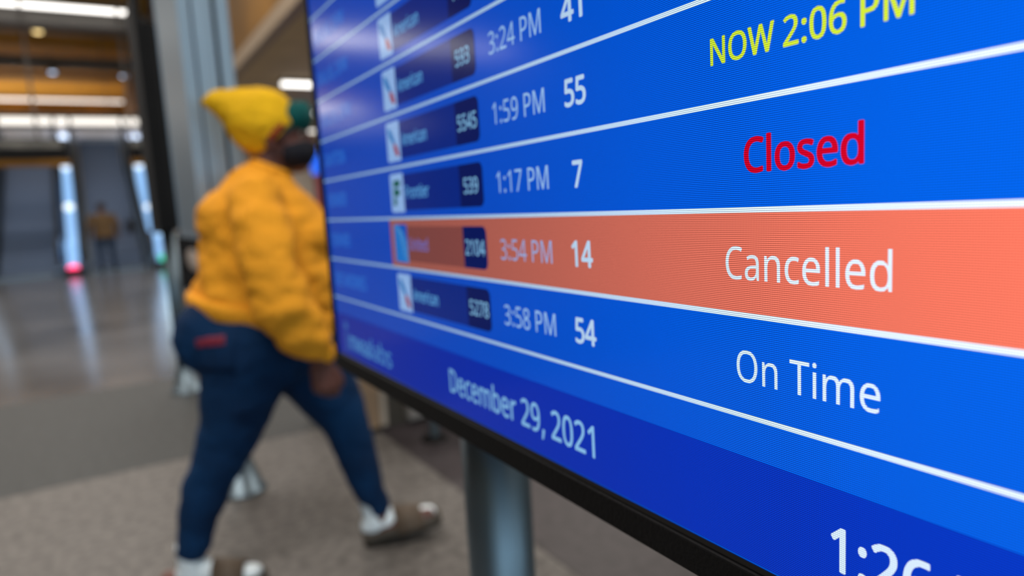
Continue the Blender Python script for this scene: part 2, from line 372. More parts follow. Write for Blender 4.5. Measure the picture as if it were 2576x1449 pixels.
# kiosk in blue and red
p = at_b(832, 500, 14.0)
root = empty('advertising_totem', (p.x, p.y, 0), HR); tag(root, 'red totem with a glowing blue top, seen between the mask and the display', 'kiosk')
obj('body', mbox(-0.20, 0.75, 0, 0.4, 0.05, 1.98, 0.02), mat('red_panel', (0.30, 0.012, 0.012), 0.4), root)
obj('plinth', mbox(-0.17, 0.72, 0.03, 0.37, 0, 0.05), M_['black'], root)
obj('lit_header', mbox(-0.24, 0.79, -0.03, 0.43, 1.99, 2.52, 0.04), mat('blue_header', (0.0, 0.1, 0.8), 0.3, emit=(0.0, 0.11, 0.80), estr=1.0), root)
bm = bmesh.new(); ell(bm, (-0.02, -0.03, 2.38), (0.14, 0.02, 0.10)); obj('emblem', bm, mat('header_emblem', (0.1, 0.5, 1), 0.3, emit=(0.02, 0.40, 1.0), estr=1.2), root, True)
for k in range(2): obj('shelf_window', mbox(-0.14, 0.69, -0.012, 0.0, 1.05 + 0.42 * k, 1.38 + 0.42 * k), M_['black'] if k == 0 else mat('dark_red_glass', (0.09, 0.006, 0.008), 0.2), root)
# counter with bays behind the pole
root = empty('counter', hall(0.97, 3.46, 0), HR); tag(root, 'beige service counter with panelled front behind the display pole', 'counter')
tanm = mat('tan_laminate', (0.25, 0.165, 0.10), 0.5); gr = mat('warm_grey_laminate', (0.20, 0.185, 0.175), 0.5); bei = mat('beige_laminate', (0.33, 0.28, 0.23), 0.5)
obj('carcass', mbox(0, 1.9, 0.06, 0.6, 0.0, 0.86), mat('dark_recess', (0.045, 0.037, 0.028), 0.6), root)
obj('countertop', mbox(-0.03, 1.93, -0.02, 0.63, 0.86, 0.90, 0.006), bei, root)
obj('fascia', mbox(0, 1.9, 0.0, 0.06, 0.31, 0.855, 0.004), bei, root)
x = 0.01
for wd, m, nm in ((0.215, tanm, 'front_panel'), (0.035, bei, 'pilaster')):
    obj(nm, mbox(x, x + wd, 0.0, 0.06, 0.03, 0.303, 0.004), m, root); x += wd + 0.006
x += 0.12
for wd, m, nm in ((0.13, gr, 'front_panel'), (0.10, gr, 'front_panel'), (0.28, gr, 'front_panel'), (0.28, tanm, 'front_panel'), (0.28, gr, 'front_panel')):
    obj(nm, mbox(x, x + wd, 0.0, 0.06, 0.03, 0.303, 0.004), m, root); x += wd + 0.008
# slim post in front of it
p = at_z(1094, 1104, 0)
root = empty('barrier_post', (p.x, p.y, 0)); tag(root, 'slim pale steel barrier post in front of the beige counter', 'post')
bm = bmesh.new(); lathe(bm, [(0.024, 0.012), (0.024, 0.93), (0.034, 0.935), (0.034, 1.0), (0.02, 1.01)], n=20); obj('shaft', bm, mat('pale_steel', (0.5, 0.6, 0.66), 0.35, 0.6), root, True)
bm = bmesh.new(); lathe(bm, [(0.07, 0.0), (0.07, 0.008), (0.03, 0.02)], n=24); obj('base_disc', bm, M_['black'], root, True)
GL = {" ":[175,[]],",":[180,[[42,-87,28,-87,34,-61,40,-33,47,-3,53,28,58,55,61,78,82,78,103,78,124,78,126,75,127,73,129,71,123,47,115,21,104,-8,93,-36,82,-62,71,-87,57,-87]]],"0":[384,[[230,-7,191,-7,137,-7,97,15,72,59,46,102,33,163,33,240,33,292,38,337,49,373,59,410,76,438,99,458,123,477,153,487,191,487,245,487,285,465,312,422,338,379,351,318,351,240,351,189,346,145,335,108,324,71,307,43,284,23,261,3],[155,44,191,44,227,44,253,60,268,92,284,125,291,174,291,240,291,306,284,355,268,388,253,420,227,437,191,437,155,437,130,420,115,388,100,355,92,306,92,240,92,175,100,125,115,93,130,60]]],"1":[384,[[200,0,181,0,181,112,181,223,181,335,181,354,181,370,181,381,182,393,182,405,183,418,176,411,170,405,164,400,158,395,151,388,142,381,125,367,108,353,91,339,80,352,70,366,60,379,103,412,146,446,189,480,206,480,222,480,238,480,238,320,238,160,238,0,219,0]]],"2":[384,[[138,0,32,0,32,16,32,33,32,49,74,91,116,134,158,176,182,200,202,222,219,240,236,259,248,278,257,296,265,314,269,334,269,355,269,382,261,402,246,415,230,429,210,436,185,436,161,436,141,432,123,424,106,416,88,405,69,390,59,403,48,417,38,430,56,445,78,459,102,470,127,481,154,486,185,486,229,486,265,475,291,452,317,430,330,398,330,359,330,334,325,310,314,288,304,267,290,245,271,224,253,202,231,179,207,155,173,122,140,89,107,56,107,56,107,55,107,54,188,54,268,54,349,54,349,36,349,18,349,0,244,0]]],"3":[384,[[204,-7,162,-7,137,-7,113,-5,92,-1,71,3,50,10,30,19,30,38,30,56,30,75,50,65,72,57,95,51,119,46,141,43,163,43,206,43,237,51,256,68,275,85,284,108,284,138,284,168,272,189,249,202,225,216,192,222,150,222,134,222,119,222,103,222,103,239,103,256,103,273,119,273,135,273,150,273,190,273,220,281,240,298,260,314,271,336,271,363,271,387,263,405,247,417,231,430,210,437,183,437,157,437,135,433,117,425,99,418,80,408,62,396,53,410,43,423,33,437,50,450,71,462,96,471,122,481,150,486,183,486,233,486,270,475,294,453,319,430,331,402,331,367,331,335,322,309,304,290,286,271,262,259,232,253,232,252,232,251,232,250,270,245,299,233,318,214,336,194,346,168,346,136,346,109,339,84,326,62,313,40,293,24,266,11,239,-1]]],"4":[384,[[263,0,244,0,244,36,244,73,244,109,167,109,91,109,14,109,14,126,14,142,14,159,89,267,165,375,240,482,260,482,281,482,301,482,301,375,301,269,301,162,324,162,347,162,371,162,371,144,371,126,371,109,347,109,324,109,301,109,301,73,301,36,301,0,282,0],[120,230,72,162,129,162,186,162,244,162,244,212,244,263,244,313,244,336,244,356,245,372,245,389,246,404,247,419,246,419,245,419,244,419,241,411,236,401,231,392,226,382,221,373,216,367,168,298]]],"5":[384,[[223,-7,167,-7,142,-7,119,-4,97,0,75,4,57,11,42,19,42,38,42,57,42,75,58,65,78,58,101,52,124,46,146,44,167,44,203,44,231,52,253,69,275,86,285,112,285,147,285,178,276,202,257,219,237,236,207,244,165,244,153,244,138,243,122,241,106,239,93,237,83,234,73,241,64,247,54,253,60,329,66,404,72,480,152,480,232,480,312,480,312,462,312,444,312,426,249,426,186,426,122,426,118,379,115,333,111,287,118,288,129,290,142,291,155,293,169,294,185,294,234,294,273,282,302,257,331,233,346,198,346,153,346,103,330,64,299,36,267,7]]],"6":[384,[[247,-7,200,-7,170,-7,142,1,118,16,93,31,73,55,59,86,44,117,37,157,37,205,37,239,40,273,46,307,52,340,63,370,79,397,95,424,117,446,146,462,174,478,211,486,257,486,266,486,276,486,288,485,299,484,308,482,316,480,316,463,316,447,316,430,308,433,299,435,288,436,278,437,268,438,258,438,227,438,201,433,181,422,160,412,144,398,132,380,120,362,111,342,106,318,101,295,97,270,96,244,97,244,99,244,100,244,110,259,125,273,143,284,161,295,185,300,214,300,255,300,289,288,314,262,340,237,353,201,353,154,353,104,339,65,311,36,284,8],[177,43,199,43,228,43,251,52,268,70,285,88,294,116,294,154,294,185,286,209,271,227,256,245,232,254,201,254,180,254,162,249,146,241,131,232,119,221,110,208,101,194,97,180,97,166,97,147,101,127,108,108,116,89,127,74,142,61,158,49]]],"7":[384,[[113,0,91,0,157,142,223,284,288,426,202,426,116,426,30,426,30,444,30,462,30,480,137,480,244,480,351,480,351,464,351,449,351,434,286,289,221,145,156,0,135,0]]],"8":[384,[[241,-7,193,-7,142,-7,102,5,75,27,47,50,33,81,33,122,33,144,37,163,47,179,56,195,68,209,83,221,99,233,115,242,132,251,109,264,89,280,73,299,57,318,48,343,48,372,48,397,55,417,67,434,80,451,97,464,118,473,140,482,164,486,191,486,233,486,268,476,295,457,322,437,335,409,335,371,335,352,331,335,323,321,314,307,303,294,289,283,276,272,260,262,244,254,263,244,281,234,298,222,314,210,327,196,336,181,346,165,351,146,351,124,351,84,336,52,308,29,279,5],[178,284,194,277,217,287,237,298,253,312,269,326,277,345,277,369,277,392,269,409,253,421,238,433,217,439,191,439,166,439,146,433,130,421,114,409,106,392,106,369,106,353,110,339,118,328,126,317,136,307,150,299,163,291],[158,40,192,40,225,40,250,48,267,63,284,79,293,99,293,124,293,147,284,166,265,182,247,197,223,211,192,222,188,224,185,225,181,226,152,214,129,199,114,183,98,167,91,146,91,122,91,98,99,79,116,63,132,48]]],"9":[384,[[174,-7,129,-7,120,-7,110,-6,98,-5,86,-4,76,-2,69,0,69,17,69,34,69,50,86,45,106,42,128,42,159,42,185,47,205,57,226,67,242,81,254,99,266,117,275,137,280,161,285,184,289,209,289,235,288,235,287,235,285,235,276,220,261,207,243,196,224,185,200,179,171,179,130,179,97,192,72,217,46,243,34,278,34,324,34,358,40,387,53,411,65,435,83,454,106,467,129,480,156,486,187,486,217,486,245,479,269,463,294,448,313,424,328,393,342,362,349,323,349,275,349,240,346,206,340,173,334,140,323,109,307,82,291,55,269,34,240,17,211,1],[153,226,184,226,206,226,224,230,240,239,255,247,268,259,276,272,285,285,289,299,289,314,289,333,286,352,278,371,270,390,259,405,244,418,229,430,210,437,187,437,159,437,136,427,119,409,101,391,92,363,92,325,92,294,100,270,115,252,130,234]]],":":[180,[[101,278,89,278,78,278,69,282,60,289,52,296,48,308,48,324,48,341,52,353,60,359,69,366,78,369,89,369,101,369,111,366,119,359,127,353,132,341,132,324,132,308,127,296,119,289,111,282],[101,-9,89,-9,78,-9,69,-6,60,1,52,9,48,20,48,36,48,53,52,64,60,71,69,78,78,81,89,81,101,81,111,78,119,71,127,64,132,53,132,36,132,20,127,9,119,1,111,-6]]],"A":[429,[[20,0,0,0,62,161,125,321,187,482,206,482,224,482,242,482,304,321,366,161,428,0,408,0,387,0,366,0,347,49,328,99,308,148,245,148,182,148,118,148,99,99,80,49,61,0,41,0],[156,251,138,202,189,202,240,202,290,202,272,251,254,299,236,347,235,351,233,357,230,367,227,376,224,386,221,396,218,406,215,414,214,419,210,405,207,392,203,378,199,365,195,355,193,347,175,299]]],"C":[424,[[288,-7,261,-7,212,-7,172,3,139,24,106,44,82,72,65,109,49,147,41,190,41,240,41,289,50,331,67,368,85,405,111,434,146,455,180,476,222,486,271,486,322,486,366,477,404,458,396,441,388,424,379,407,365,414,348,420,330,425,312,430,292,433,271,433,219,433,179,416,149,381,120,347,105,300,105,240,105,180,119,133,146,98,174,64,215,46,270,46,291,46,311,48,330,52,349,55,367,60,385,65,385,48,385,30,385,13,367,6,348,1,329,-2,310,-5]]],"D":[490,[[110,0,65,0,65,160,65,320,65,480,114,480,164,480,213,480,261,480,303,471,338,453,374,435,401,408,420,374,440,339,449,296,449,244,449,163,427,102,383,61,339,20,278,0,199,0,154,0],[126,177,126,52,147,52,169,52,191,52,321,52,385,115,385,242,385,306,370,353,338,383,307,413,262,428,204,428,178,428,152,428,126,428,126,302]]],"E":[373,[[154,0,65,0,65,160,65,320,65,480,154,480,244,480,333,480,333,462,333,444,333,426,264,426,195,426,126,426,126,377,126,327,126,277,191,277,256,277,321,277,321,259,321,242,321,224,256,224,191,224,126,224,126,167,126,110,126,53,195,53,264,53,333,53,333,35,333,18,333,0,244,0]]],"F":[349,[[85,0,65,0,65,160,65,320,65,480,154,480,244,480,333,480,333,462,333,444,333,426,264,426,195,426,126,426,126,370,126,313,126,257,191,257,255,257,320,257,320,239,320,221,320,203,255,203,191,203,126,203,126,136,126,68,126,0,105,0]]],"I":[228,[[85,0,27,0,27,12,27,23,27,35,46,39,64,43,83,48,83,176,83,303,83,431,64,436,46,440,27,445,27,456,27,468,27,480,85,480,142,480,200,480,200,468,200,456,200,445,181,440,163,436,144,431,144,303,144,176,144,48,163,43,181,39,200,35,200,23,200,12,200,0,142,0]]],"L":[352,[[155,0,65,0,65,160,65,320,65,480,85,480,105,480,126,480,126,338,126,196,126,54,195,54,265,54,335,54,335,36,335,18,335,0,245,0]]],"M":[609,[[84,0,65,0,65,160,65,320,65,480,95,480,125,480,154,480,204,349,253,218,302,87,303,87,304,87,305,87,355,218,405,349,455,480,485,480,514,480,544,480,544,320,544,160,544,0,524,0,504,0,484,0,484,98,484,197,484,295,484,318,485,341,486,364,487,387,488,405,489,420,488,420,487,420,486,420,433,280,380,140,326,0,310,0,293,0,277,0,224,140,171,280,119,420,118,420,117,420,116,420,118,407,119,388,120,364,120,341,121,316,121,291,121,194,121,97,121,0,102,0]]],"N":[510,[[84,0,65,0,65,160,65,320,65,480,88,480,112,480,135,480,220,347,306,215,391,83,392,83,393,83,394,83,393,90,393,101,392,115,391,129,391,145,390,162,389,179,389,195,389,209,389,299,389,389,389,480,408,480,426,480,445,480,445,320,445,160,445,0,422,0,398,0,375,0,289,133,204,266,118,398,117,398,116,398,116,398,117,383,118,363,119,340,120,317,121,293,121,268,121,179,121,89,121,0,102,0]]],"O":[525,[[311,-7,263,-7,213,-7,172,4,139,24,106,45,81,74,65,111,49,148,41,191,41,241,41,290,49,333,65,370,81,407,106,435,139,456,172,477,213,487,263,487,311,487,351,477,384,456,417,436,442,407,458,370,475,333,484,290,484,240,484,191,475,147,458,110,442,74,417,45,384,24,351,4],[208,46,263,46,317,46,357,63,382,98,407,132,420,180,420,240,420,301,407,348,382,382,357,417,317,434,263,434,209,434,169,417,143,382,118,348,105,301,105,240,105,180,118,132,143,98,169,63]]],"P":[406,[[85,0,65,0,65,160,65,320,65,480,107,480,150,480,192,480,255,480,300,467,329,443,358,418,372,383,372,338,372,312,366,287,354,264,342,241,322,223,294,208,267,194,229,187,181,187,162,187,144,187,126,187,126,124,126,62,126,0,105,0],[126,302,126,238,142,238,158,238,174,238,220,238,254,246,276,261,298,275,310,300,310,336,310,367,300,390,280,405,260,420,229,428,187,428,166,428,146,428,126,428,126,365]]],"R":[418,[[85,0,65,0,65,160,65,320,65,480,109,480,153,480,197,480,257,480,301,468,329,446,358,423,372,389,372,343,372,318,367,296,358,279,349,262,337,249,322,239,307,229,292,221,276,215,320,143,364,72,408,0,384,0,361,0,337,0,298,66,260,132,221,198,189,198,157,198,126,198,126,132,126,66,126,0,105,0],[126,308,126,249,150,249,173,249,197,249,236,249,265,257,283,272,301,288,310,310,310,340,310,372,300,394,281,407,263,421,233,427,194,427,171,427,148,427,126,427,126,368]]],"S":[369,[[218,-7,166,-7,139,-7,114,-5,91,-1,69,3,49,9,34,16,34,35,34,55,34,74,50,67,70,60,94,54,118,49,143,46,169,46,204,46,231,53,249,66,268,80,277,99,277,123,277,139,273,152,267,163,260,173,248,183,232,192,216,202,193,211,164,222,123,236,92,255,72,276,51,298,40,327,40,364,40,390,47,411,60,429,73,448,91,462,114,471,137,481,163,486,193,486,220,486,244,484,266,479,288,474,308,467,326,459,319,442,313,425,307,408,290,415,272,421,253,426,233,431,213,433,192,433,162,433,139,427,124,414,109,401,101,384,101,363,101,347,105,334,111,323,118,312,129,303,144,294,160,286,180,276,206,267,234,256,258,245,278,233,297,222,312,207,322,191,332,174,337,153,337,128,337,86,322,53,291,29,260,5]]],"T":[373,[[177,0,156,0,156,142,156,284,156,426,107,426,57,426,7,426,7,444,7,462,7,480,126,480,246,480,366,480,366,462,366,444,366,426,316,426,267,426,217,426,217,284,217,142,217,0,197,0]]],"U":[491,[[286,-7,243,-7,184,-7,138,10,107,42,76,74,60,117,60,171,60,274,60,377,60,480,81,480,101,480,121,480,121,376,121,272,121,169,121,130,131,99,152,78,173,56,204,46,246,46,290,46,321,57,341,80,360,103,370,133,370,169,370,273,370,376,370,480,390,480,410,480,430,480,430,376,430,273,430,169,430,136,423,106,410,80,396,53,376,32,348,16,321,1]]],"V":[403,[[191,0,171,0,114,160,57,320,0,480,21,480,42,480,63,480,99,377,135,274,171,172,178,152,184,134,189,117,194,99,198,83,201,67,205,83,209,99,214,117,218,134,225,153,232,173,268,275,303,377,339,480,360,480,382,480,403,480,346,320,289,160,232,0,212,0]]],"W":[625,[[155,0,135,0,93,160,50,320,8,480,29,480,50,480,71,480,96,382,121,284,146,187,151,166,156,146,160,127,163,108,166,90,169,73,171,90,174,109,179,130,183,150,188,170,194,190,222,287,251,383,279,480,300,480,320,480,341,480,370,382,400,285,429,188,435,167,441,147,445,127,450,106,453,88,455,73,458,89,461,107,465,127,469,146,473,166,479,187,503,285,528,382,553,480,574,480,595,480,616,480,573,320,531,160,488,0,468,0,448,0,427,0,396,105,365,210,334,314,330,327,327,340,323,353,319,366,317,378,314,388,312,398,310,405,310,409,309,403,307,391,303,372,298,353,293,333,287,312,257,208,226,104,196,0,176,0]]],"Y":[380,[[180,0,160,0,160,61,160,122,160,183,107,282,53,381,0,480,22,480,44,480,66,480,107,401,149,322,190,244,232,322,273,401,315,480,337,480,358,480,380,480,327,382,274,284,220,186,220,124,220,62,220,0,200,0]]],"a":[377,[[175,-7,144,-7,112,-7,85,2,63,19,42,36,31,63,31,100,31,136,45,164,73,183,101,202,145,213,203,215,224,216,244,216,265,217,265,224,265,231,265,238,265,268,258,289,245,301,232,313,214,318,190,318,171,318,153,316,136,310,119,304,103,298,89,291,83,306,77,320,71,335,86,344,105,351,126,357,148,363,170,366,193,366,237,366,270,356,291,337,312,318,322,287,322,245,322,163,322,82,322,0,308,0,294,0,279,0,276,17,272,34,268,51,267,51,266,51,265,51,250,31,233,17,216,7,199,-2],[139,41,158,41,188,41,214,49,234,66,254,83,264,109,264,144,264,154,264,165,264,176,246,175,229,175,211,174,166,172,135,165,118,152,101,140,92,122,92,99,92,79,98,64,110,55,123,46]]],"b":[413,[[272,-7,228,-7,199,-7,176,-2,158,9,141,19,126,31,116,46,115,46,113,46,111,46,107,30,103,15,99,0,85,0,71,0,57,0,57,170,57,340,57,510,77,510,96,510,116,510,116,469,116,428,116,386,116,371,116,357,115,344,115,330,114,320,113,312,114,312,115,312,116,312,126,328,141,340,158,351,176,361,199,366,228,366,272,366,308,350,335,319,363,288,376,242,376,180,376,118,362,72,335,40,308,9],[180,42,219,42,251,42,275,54,291,78,307,102,315,136,315,181,315,272,283,317,218,317,180,317,153,306,138,284,124,262,116,228,116,182,116,181,116,180,116,179,116,135,123,101,138,78,153,54]]],"c":[322,[[222,-7,201,-7,170,-7,141,0,117,13,92,26,72,46,58,73,44,101,37,135,37,178,37,222,44,258,59,286,74,314,94,334,119,347,145,360,173,367,206,367,224,367,242,365,259,361,276,357,289,353,300,347,294,331,288,315,282,298,271,302,259,306,244,310,230,313,217,315,204,315,133,315,98,270,98,179,98,135,107,102,124,79,141,56,167,44,201,44,221,44,238,46,253,50,268,54,282,59,294,65,294,48,294,30,294,13,282,6,269,2,254,-2,240,-5]]],"d":[413,[[213,-7,185,-7,140,-7,104,9,77,40,50,71,37,118,37,179,37,241,50,288,78,319,105,351,141,367,185,367,213,367,236,362,254,351,271,341,286,328,297,314,298,314,300,314,301,314,300,319,300,328,299,339,297,351,297,360,297,367,297,415,297,463,297,510,317,510,336,510,356,510,356,340,356,170,356,0,340,0,324,0,308,0,305,16,302,32,300,48,299,48,298,48,297,48,286,33,272,20,254,9,236,-1],[162,42,194,42,232,42,259,53,274,74,290,94,298,126,298,168,298,171,298,175,298,179,298,223,290,258,275,282,261,306,233,318,193,318,162,318,138,305,122,280,106,254,98,221,98,178,98,135,106,102,122,78,138,54]]],"e":[379,[[235,-7,210,-7,176,-7,146,0,120,14,94,28,73,49,59,76,44,104,37,137,37,177,37,217,44,251,57,279,70,307,89,329,112,344,136,359,164,367,196,367,227,367,254,360,276,347,298,333,315,314,327,290,339,265,345,237,345,204,345,192,345,180,345,169,262,169,180,169,98,169,99,128,109,97,129,76,149,54,177,44,213,44,236,44,256,46,274,50,291,54,310,60,328,69,328,51,328,34,328,17,310,9,292,3,274,-1,256,-5],[103,248,99,216,161,216,222,216,283,216,283,246,276,271,262,290,247,309,225,318,195,318,167,318,145,309,129,291,112,273]]],"i":[173,[[96,420,87,420,77,420,69,423,62,429,56,435,52,445,52,457,52,470,56,480,62,486,69,492,77,495,87,495,96,495,104,492,111,486,118,480,122,470,122,457,122,445,118,435,111,429,104,423],[77,0,57,0,57,120,57,240,57,360,77,360,96,360,116,360,116,240,116,120,116,0,96,0]]],"l":[173,[[77,0,57,0,57,170,57,340,57,510,77,510,96,510,116,510,116,340,116,170,116,0,96,0]]],"m":[628,[[77,0,57,0,57,120,57,240,57,360,73,360,89,360,105,360,108,344,111,327,113,311,115,311,116,311,117,311,128,330,143,344,162,353,181,362,201,367,223,367,279,367,316,347,333,306,334,306,335,306,336,306,349,327,365,342,386,352,407,362,429,367,452,367,493,367,523,356,543,335,563,315,574,281,574,234,574,156,574,78,574,0,554,0,535,0,515,0,515,77,515,154,515,232,515,289,491,317,442,317,407,317,382,307,367,287,352,267,345,237,345,199,345,133,345,66,345,0,325,0,306,0,286,0,286,77,286,154,286,232,286,289,261,317,212,317,176,317,151,306,137,283,123,261,116,229,116,187,116,124,116,62,116,0,96,0]]],"n":[415,[[77,0,57,0,57,120,57,240,57,360,73,360,89,360,105,360,108,344,111,327,113,311,115,311,116,311,117,311,128,330,145,344,165,353,186,362,208,367,230,367,273,367,306,356,328,335,350,315,361,281,361,234,361,156,361,78,361,0,341,0,322,0,302,0,302,77,302,154,302,230,302,288,275,317,222,317,182,317,154,306,139,283,124,261,116,229,116,187,116,124,116,62,116,0,96,0]]],"o":[406,[[254,-7,202,-7,170,-7,142,1,117,15,92,30,73,51,58,79,44,107,37,141,37,181,37,240,52,286,82,318,112,351,153,367,204,367,237,367,266,359,290,345,315,330,335,309,349,282,363,254,370,221,370,181,370,121,355,75,325,42,294,10],[167,42,203,42,240,42,266,55,283,80,300,104,309,138,309,181,309,223,300,257,283,281,266,305,240,317,203,317,166,317,139,305,123,281,106,257,98,223,98,181,98,138,106,104,123,80,140,55]]],"r":[277,[[77,0,57,0,57,120,57,240,57,360,73,360,89,360,105,360,108,338,110,316,112,294,113,294,114,294,115,294,126,314,141,331,160,345,178,360,200,367,225,367,232,367,239,366,247,366,255,365,261,364,267,363,265,345,262,326,260,308,254,310,248,311,241,312,234,313,227,313,221,313,203,313,185,308,169,298,153,288,140,274,131,256,121,237,116,216,116,192,116,128,116,64,116,0,96,0]]],"s":[322,[[192,-7,148,-7,123,-7,101,-5,83,-1,65,3,49,9,35,16,35,34,35,52,35,70,49,63,67,56,87,50,107,44,128,41,149,41,179,41,201,46,214,55,228,65,234,78,234,94,234,103,232,111,227,118,222,125,213,133,200,140,188,147,169,155,146,164,122,173,103,182,86,191,69,200,57,210,48,223,39,236,34,252,34,271,34,302,47,325,72,342,96,358,129,367,169,367,191,367,212,365,231,360,250,356,268,350,284,343,277,327,271,311,264,296,249,302,233,307,216,312,200,316,183,318,165,318,141,318,123,314,110,307,97,299,91,288,91,275,91,265,94,256,99,249,105,243,115,236,129,229,142,223,160,215,183,206,206,198,226,189,242,180,258,170,270,160,279,147,287,135,291,119,291,99,291,64,278,38,253,20,227,2]]],"t":[242,[[178,-7,167,-7,148,-7,131,-3,115,3,99,10,86,21,77,37,67,53,62,76,62,105,62,175,62,244,62,314,45,314,28,314,11,314,11,324,11,333,11,343,28,350,45,358,62,366,70,392,78,417,86,443,98,443,109,443,121,443,121,415,121,388,121,360,156,360,190,360,225,360,225,345,225,330,225,314,190,314,156,314,121,314,121,245,121,176,121,106,121,84,126,68,137,57,147,47,161,42,177,42,186,42,195,42,205,44,214,46,222,47,228,49,228,34,228,19,228,4,221,1,212,-2,201,-4,189,-6]]],"w":[528,[[128,1,106,1,73,121,40,241,7,361,28,361,48,361,69,361,85,297,102,233,118,169,123,149,128,130,132,110,137,90,140,74,142,61,143,61,143,61,144,61,146,69,148,78,151,89,153,101,156,112,159,125,162,137,165,148,169,158,190,225,211,293,232,361,254,361,275,361,297,361,317,293,338,225,359,158,364,143,368,126,373,108,378,90,381,75,383,62,384,62,385,62,385,62,387,73,390,88,395,108,399,128,404,148,410,169,426,233,443,297,460,361,480,361,500,361,520,361,487,241,454,121,420,1,397,1,374,1,351,1,331,68,310,136,289,203,284,222,279,240,274,258,270,275,267,289,265,299,264,299,263,299,262,299,260,289,257,275,253,258,249,240,244,222,238,203,216,135,195,68,173,1,151,1]]]}
# ---------------------------------------------------------------- flight displays on poles
D0, S0 = 0.285, 0.9448
BW, BZ0, BZ1 = 1.0584, CAMZ - 0.1955, 2.86
ROT = AZ - pi / 2
def R_(h): return CAMZ + h / 1000.0
def quad_bm(x0, x1, z0, z1, y, r=0.0, corners='', dz=0.0012):
    """a thin rounded tile of pixels standing at depth y in front of the panel"""
    pts = []
    for cx, cz, a0, nm in ((x1, z1, 0, 'tr'), (x0, z1, 90, 'tl'), (x0, z0, 180, 'bl'), (x1, z0, 270, 'br')):
        if r and nm in corners:
            sx = -1 if nm[1] == 'r' else 1; sz = -1 if nm[0] == 't' else 1
            for k in range(6):
                a = rad(a0 + 90 * k / 5); pts.append((cx + sx * r + r * cos(a), cz + sz * r + r * sin(a)))
        else: pts.append((cx, cz))
    bm = bmesh.new()
    bm.faces.new([bm.verts.new((x, y, z)) for x, z in reversed(pts)])
    return bm
def text_bm(s, x0, x1, zb, cap, y, bold=0.0):
    """lettering fitted between x0 and x1 with its baseline at zb and capitals 'cap' high"""
    key_adv = [GL[c][0] for c in s]
    cu = bpy.data.curves.new('lettering', 'CURVE'); cu.dimensions = '2D'; cu.fill_mode = 'BOTH'; cu.resolution_u = 3
    x = 0
    for c in s:
        for sp in GL[c][1]:
            n = len(sp) // 6
            q = cu.splines.new('BEZIER'); q.bezier_points.add(n - 1); q.use_cyclic_u = True
            for i in range(n):
                b = q.bezier_points[i]; v = sp[i * 6:i * 6 + 6]
                b.handle_left_type = b.handle_right_type = 'FREE'
                b.handle_left = ((v[0] + x) / 1000, v[1] / 1000, 0); b.co = ((v[2] + x) / 1000, v[3] / 1000, 0)
                b.handle_right = ((v[4] + x) / 1000, v[5] / 1000, 0)
        x += GL[c][0]
    o = bpy.data.objects.new('t', cu); COL.objects.link(o)
    dg = bpy.context.evaluated_depsgraph_get()
    me = bpy.data.meshes.new_from_object(o.evaluated_get(dg))
    bpy.data.objects.remove(o); bpy.data.curves.remove(cu)
    xs = [v.co.x for v in me.vertices]; lo, hi = min(xs), max(xs)
    ca = 0.480
    bm = bmesh.new()
    d = max(bold, 0.0)           # heavier strokes: the same outlines struck again a hair to each side
    offs = [(0, 0)] if d < 0.001 else [(d * cos(a), d * sin(a) * 0.8) for a in [2 * pi * k / 8 for k in range(8)]] + [(0, 0)]
    for i, (ox, oz) in enumerate(offs):
        n0 = len(bm.verts); bm.from_mesh(me); bm.verts.ensure_lookup_table()
        for v in bm.verts[n0:]: v.co.x += ox; v.co.y += oz; v.co.z = i
    bpy.data.meshes.remove(me); lo -= d; hi += d
    for v in bm.verts:
        v.co = Vector((x0 + (v.co.x - lo) / (hi - lo) * (x1 - x0), y - v.co.z * 1.5e-6, zb + v.co.y / ca * cap))
    bmesh.ops.recalc_face_normals(bm, faces=bm.faces[:])
    for f in bm.faces:
        f.normal_update()
        if f.normal.y > 0: f.normal_flip()
    return bm
BLUE = (0.0, 0.128, 0.84); DARKB = (0.0, 0.042, 0.60); PILL = (0.0, 0.034, 0.34); TAB = (0.0, 0.012, 0.15)
WHITE = (0.90, 1.02, 1.18); ORANGE = (1.0, 0.20, 0.125); OPILL = (0.58, 0.115, 0.085)
C_TIME = (0.66, 0.88, 1.2); C_NAME = (0.30, 0.75, 1.2); C_CITY = (0.10, 0.40, 1.15)
def lay(i): return -0.0102 - 0.00015 * i

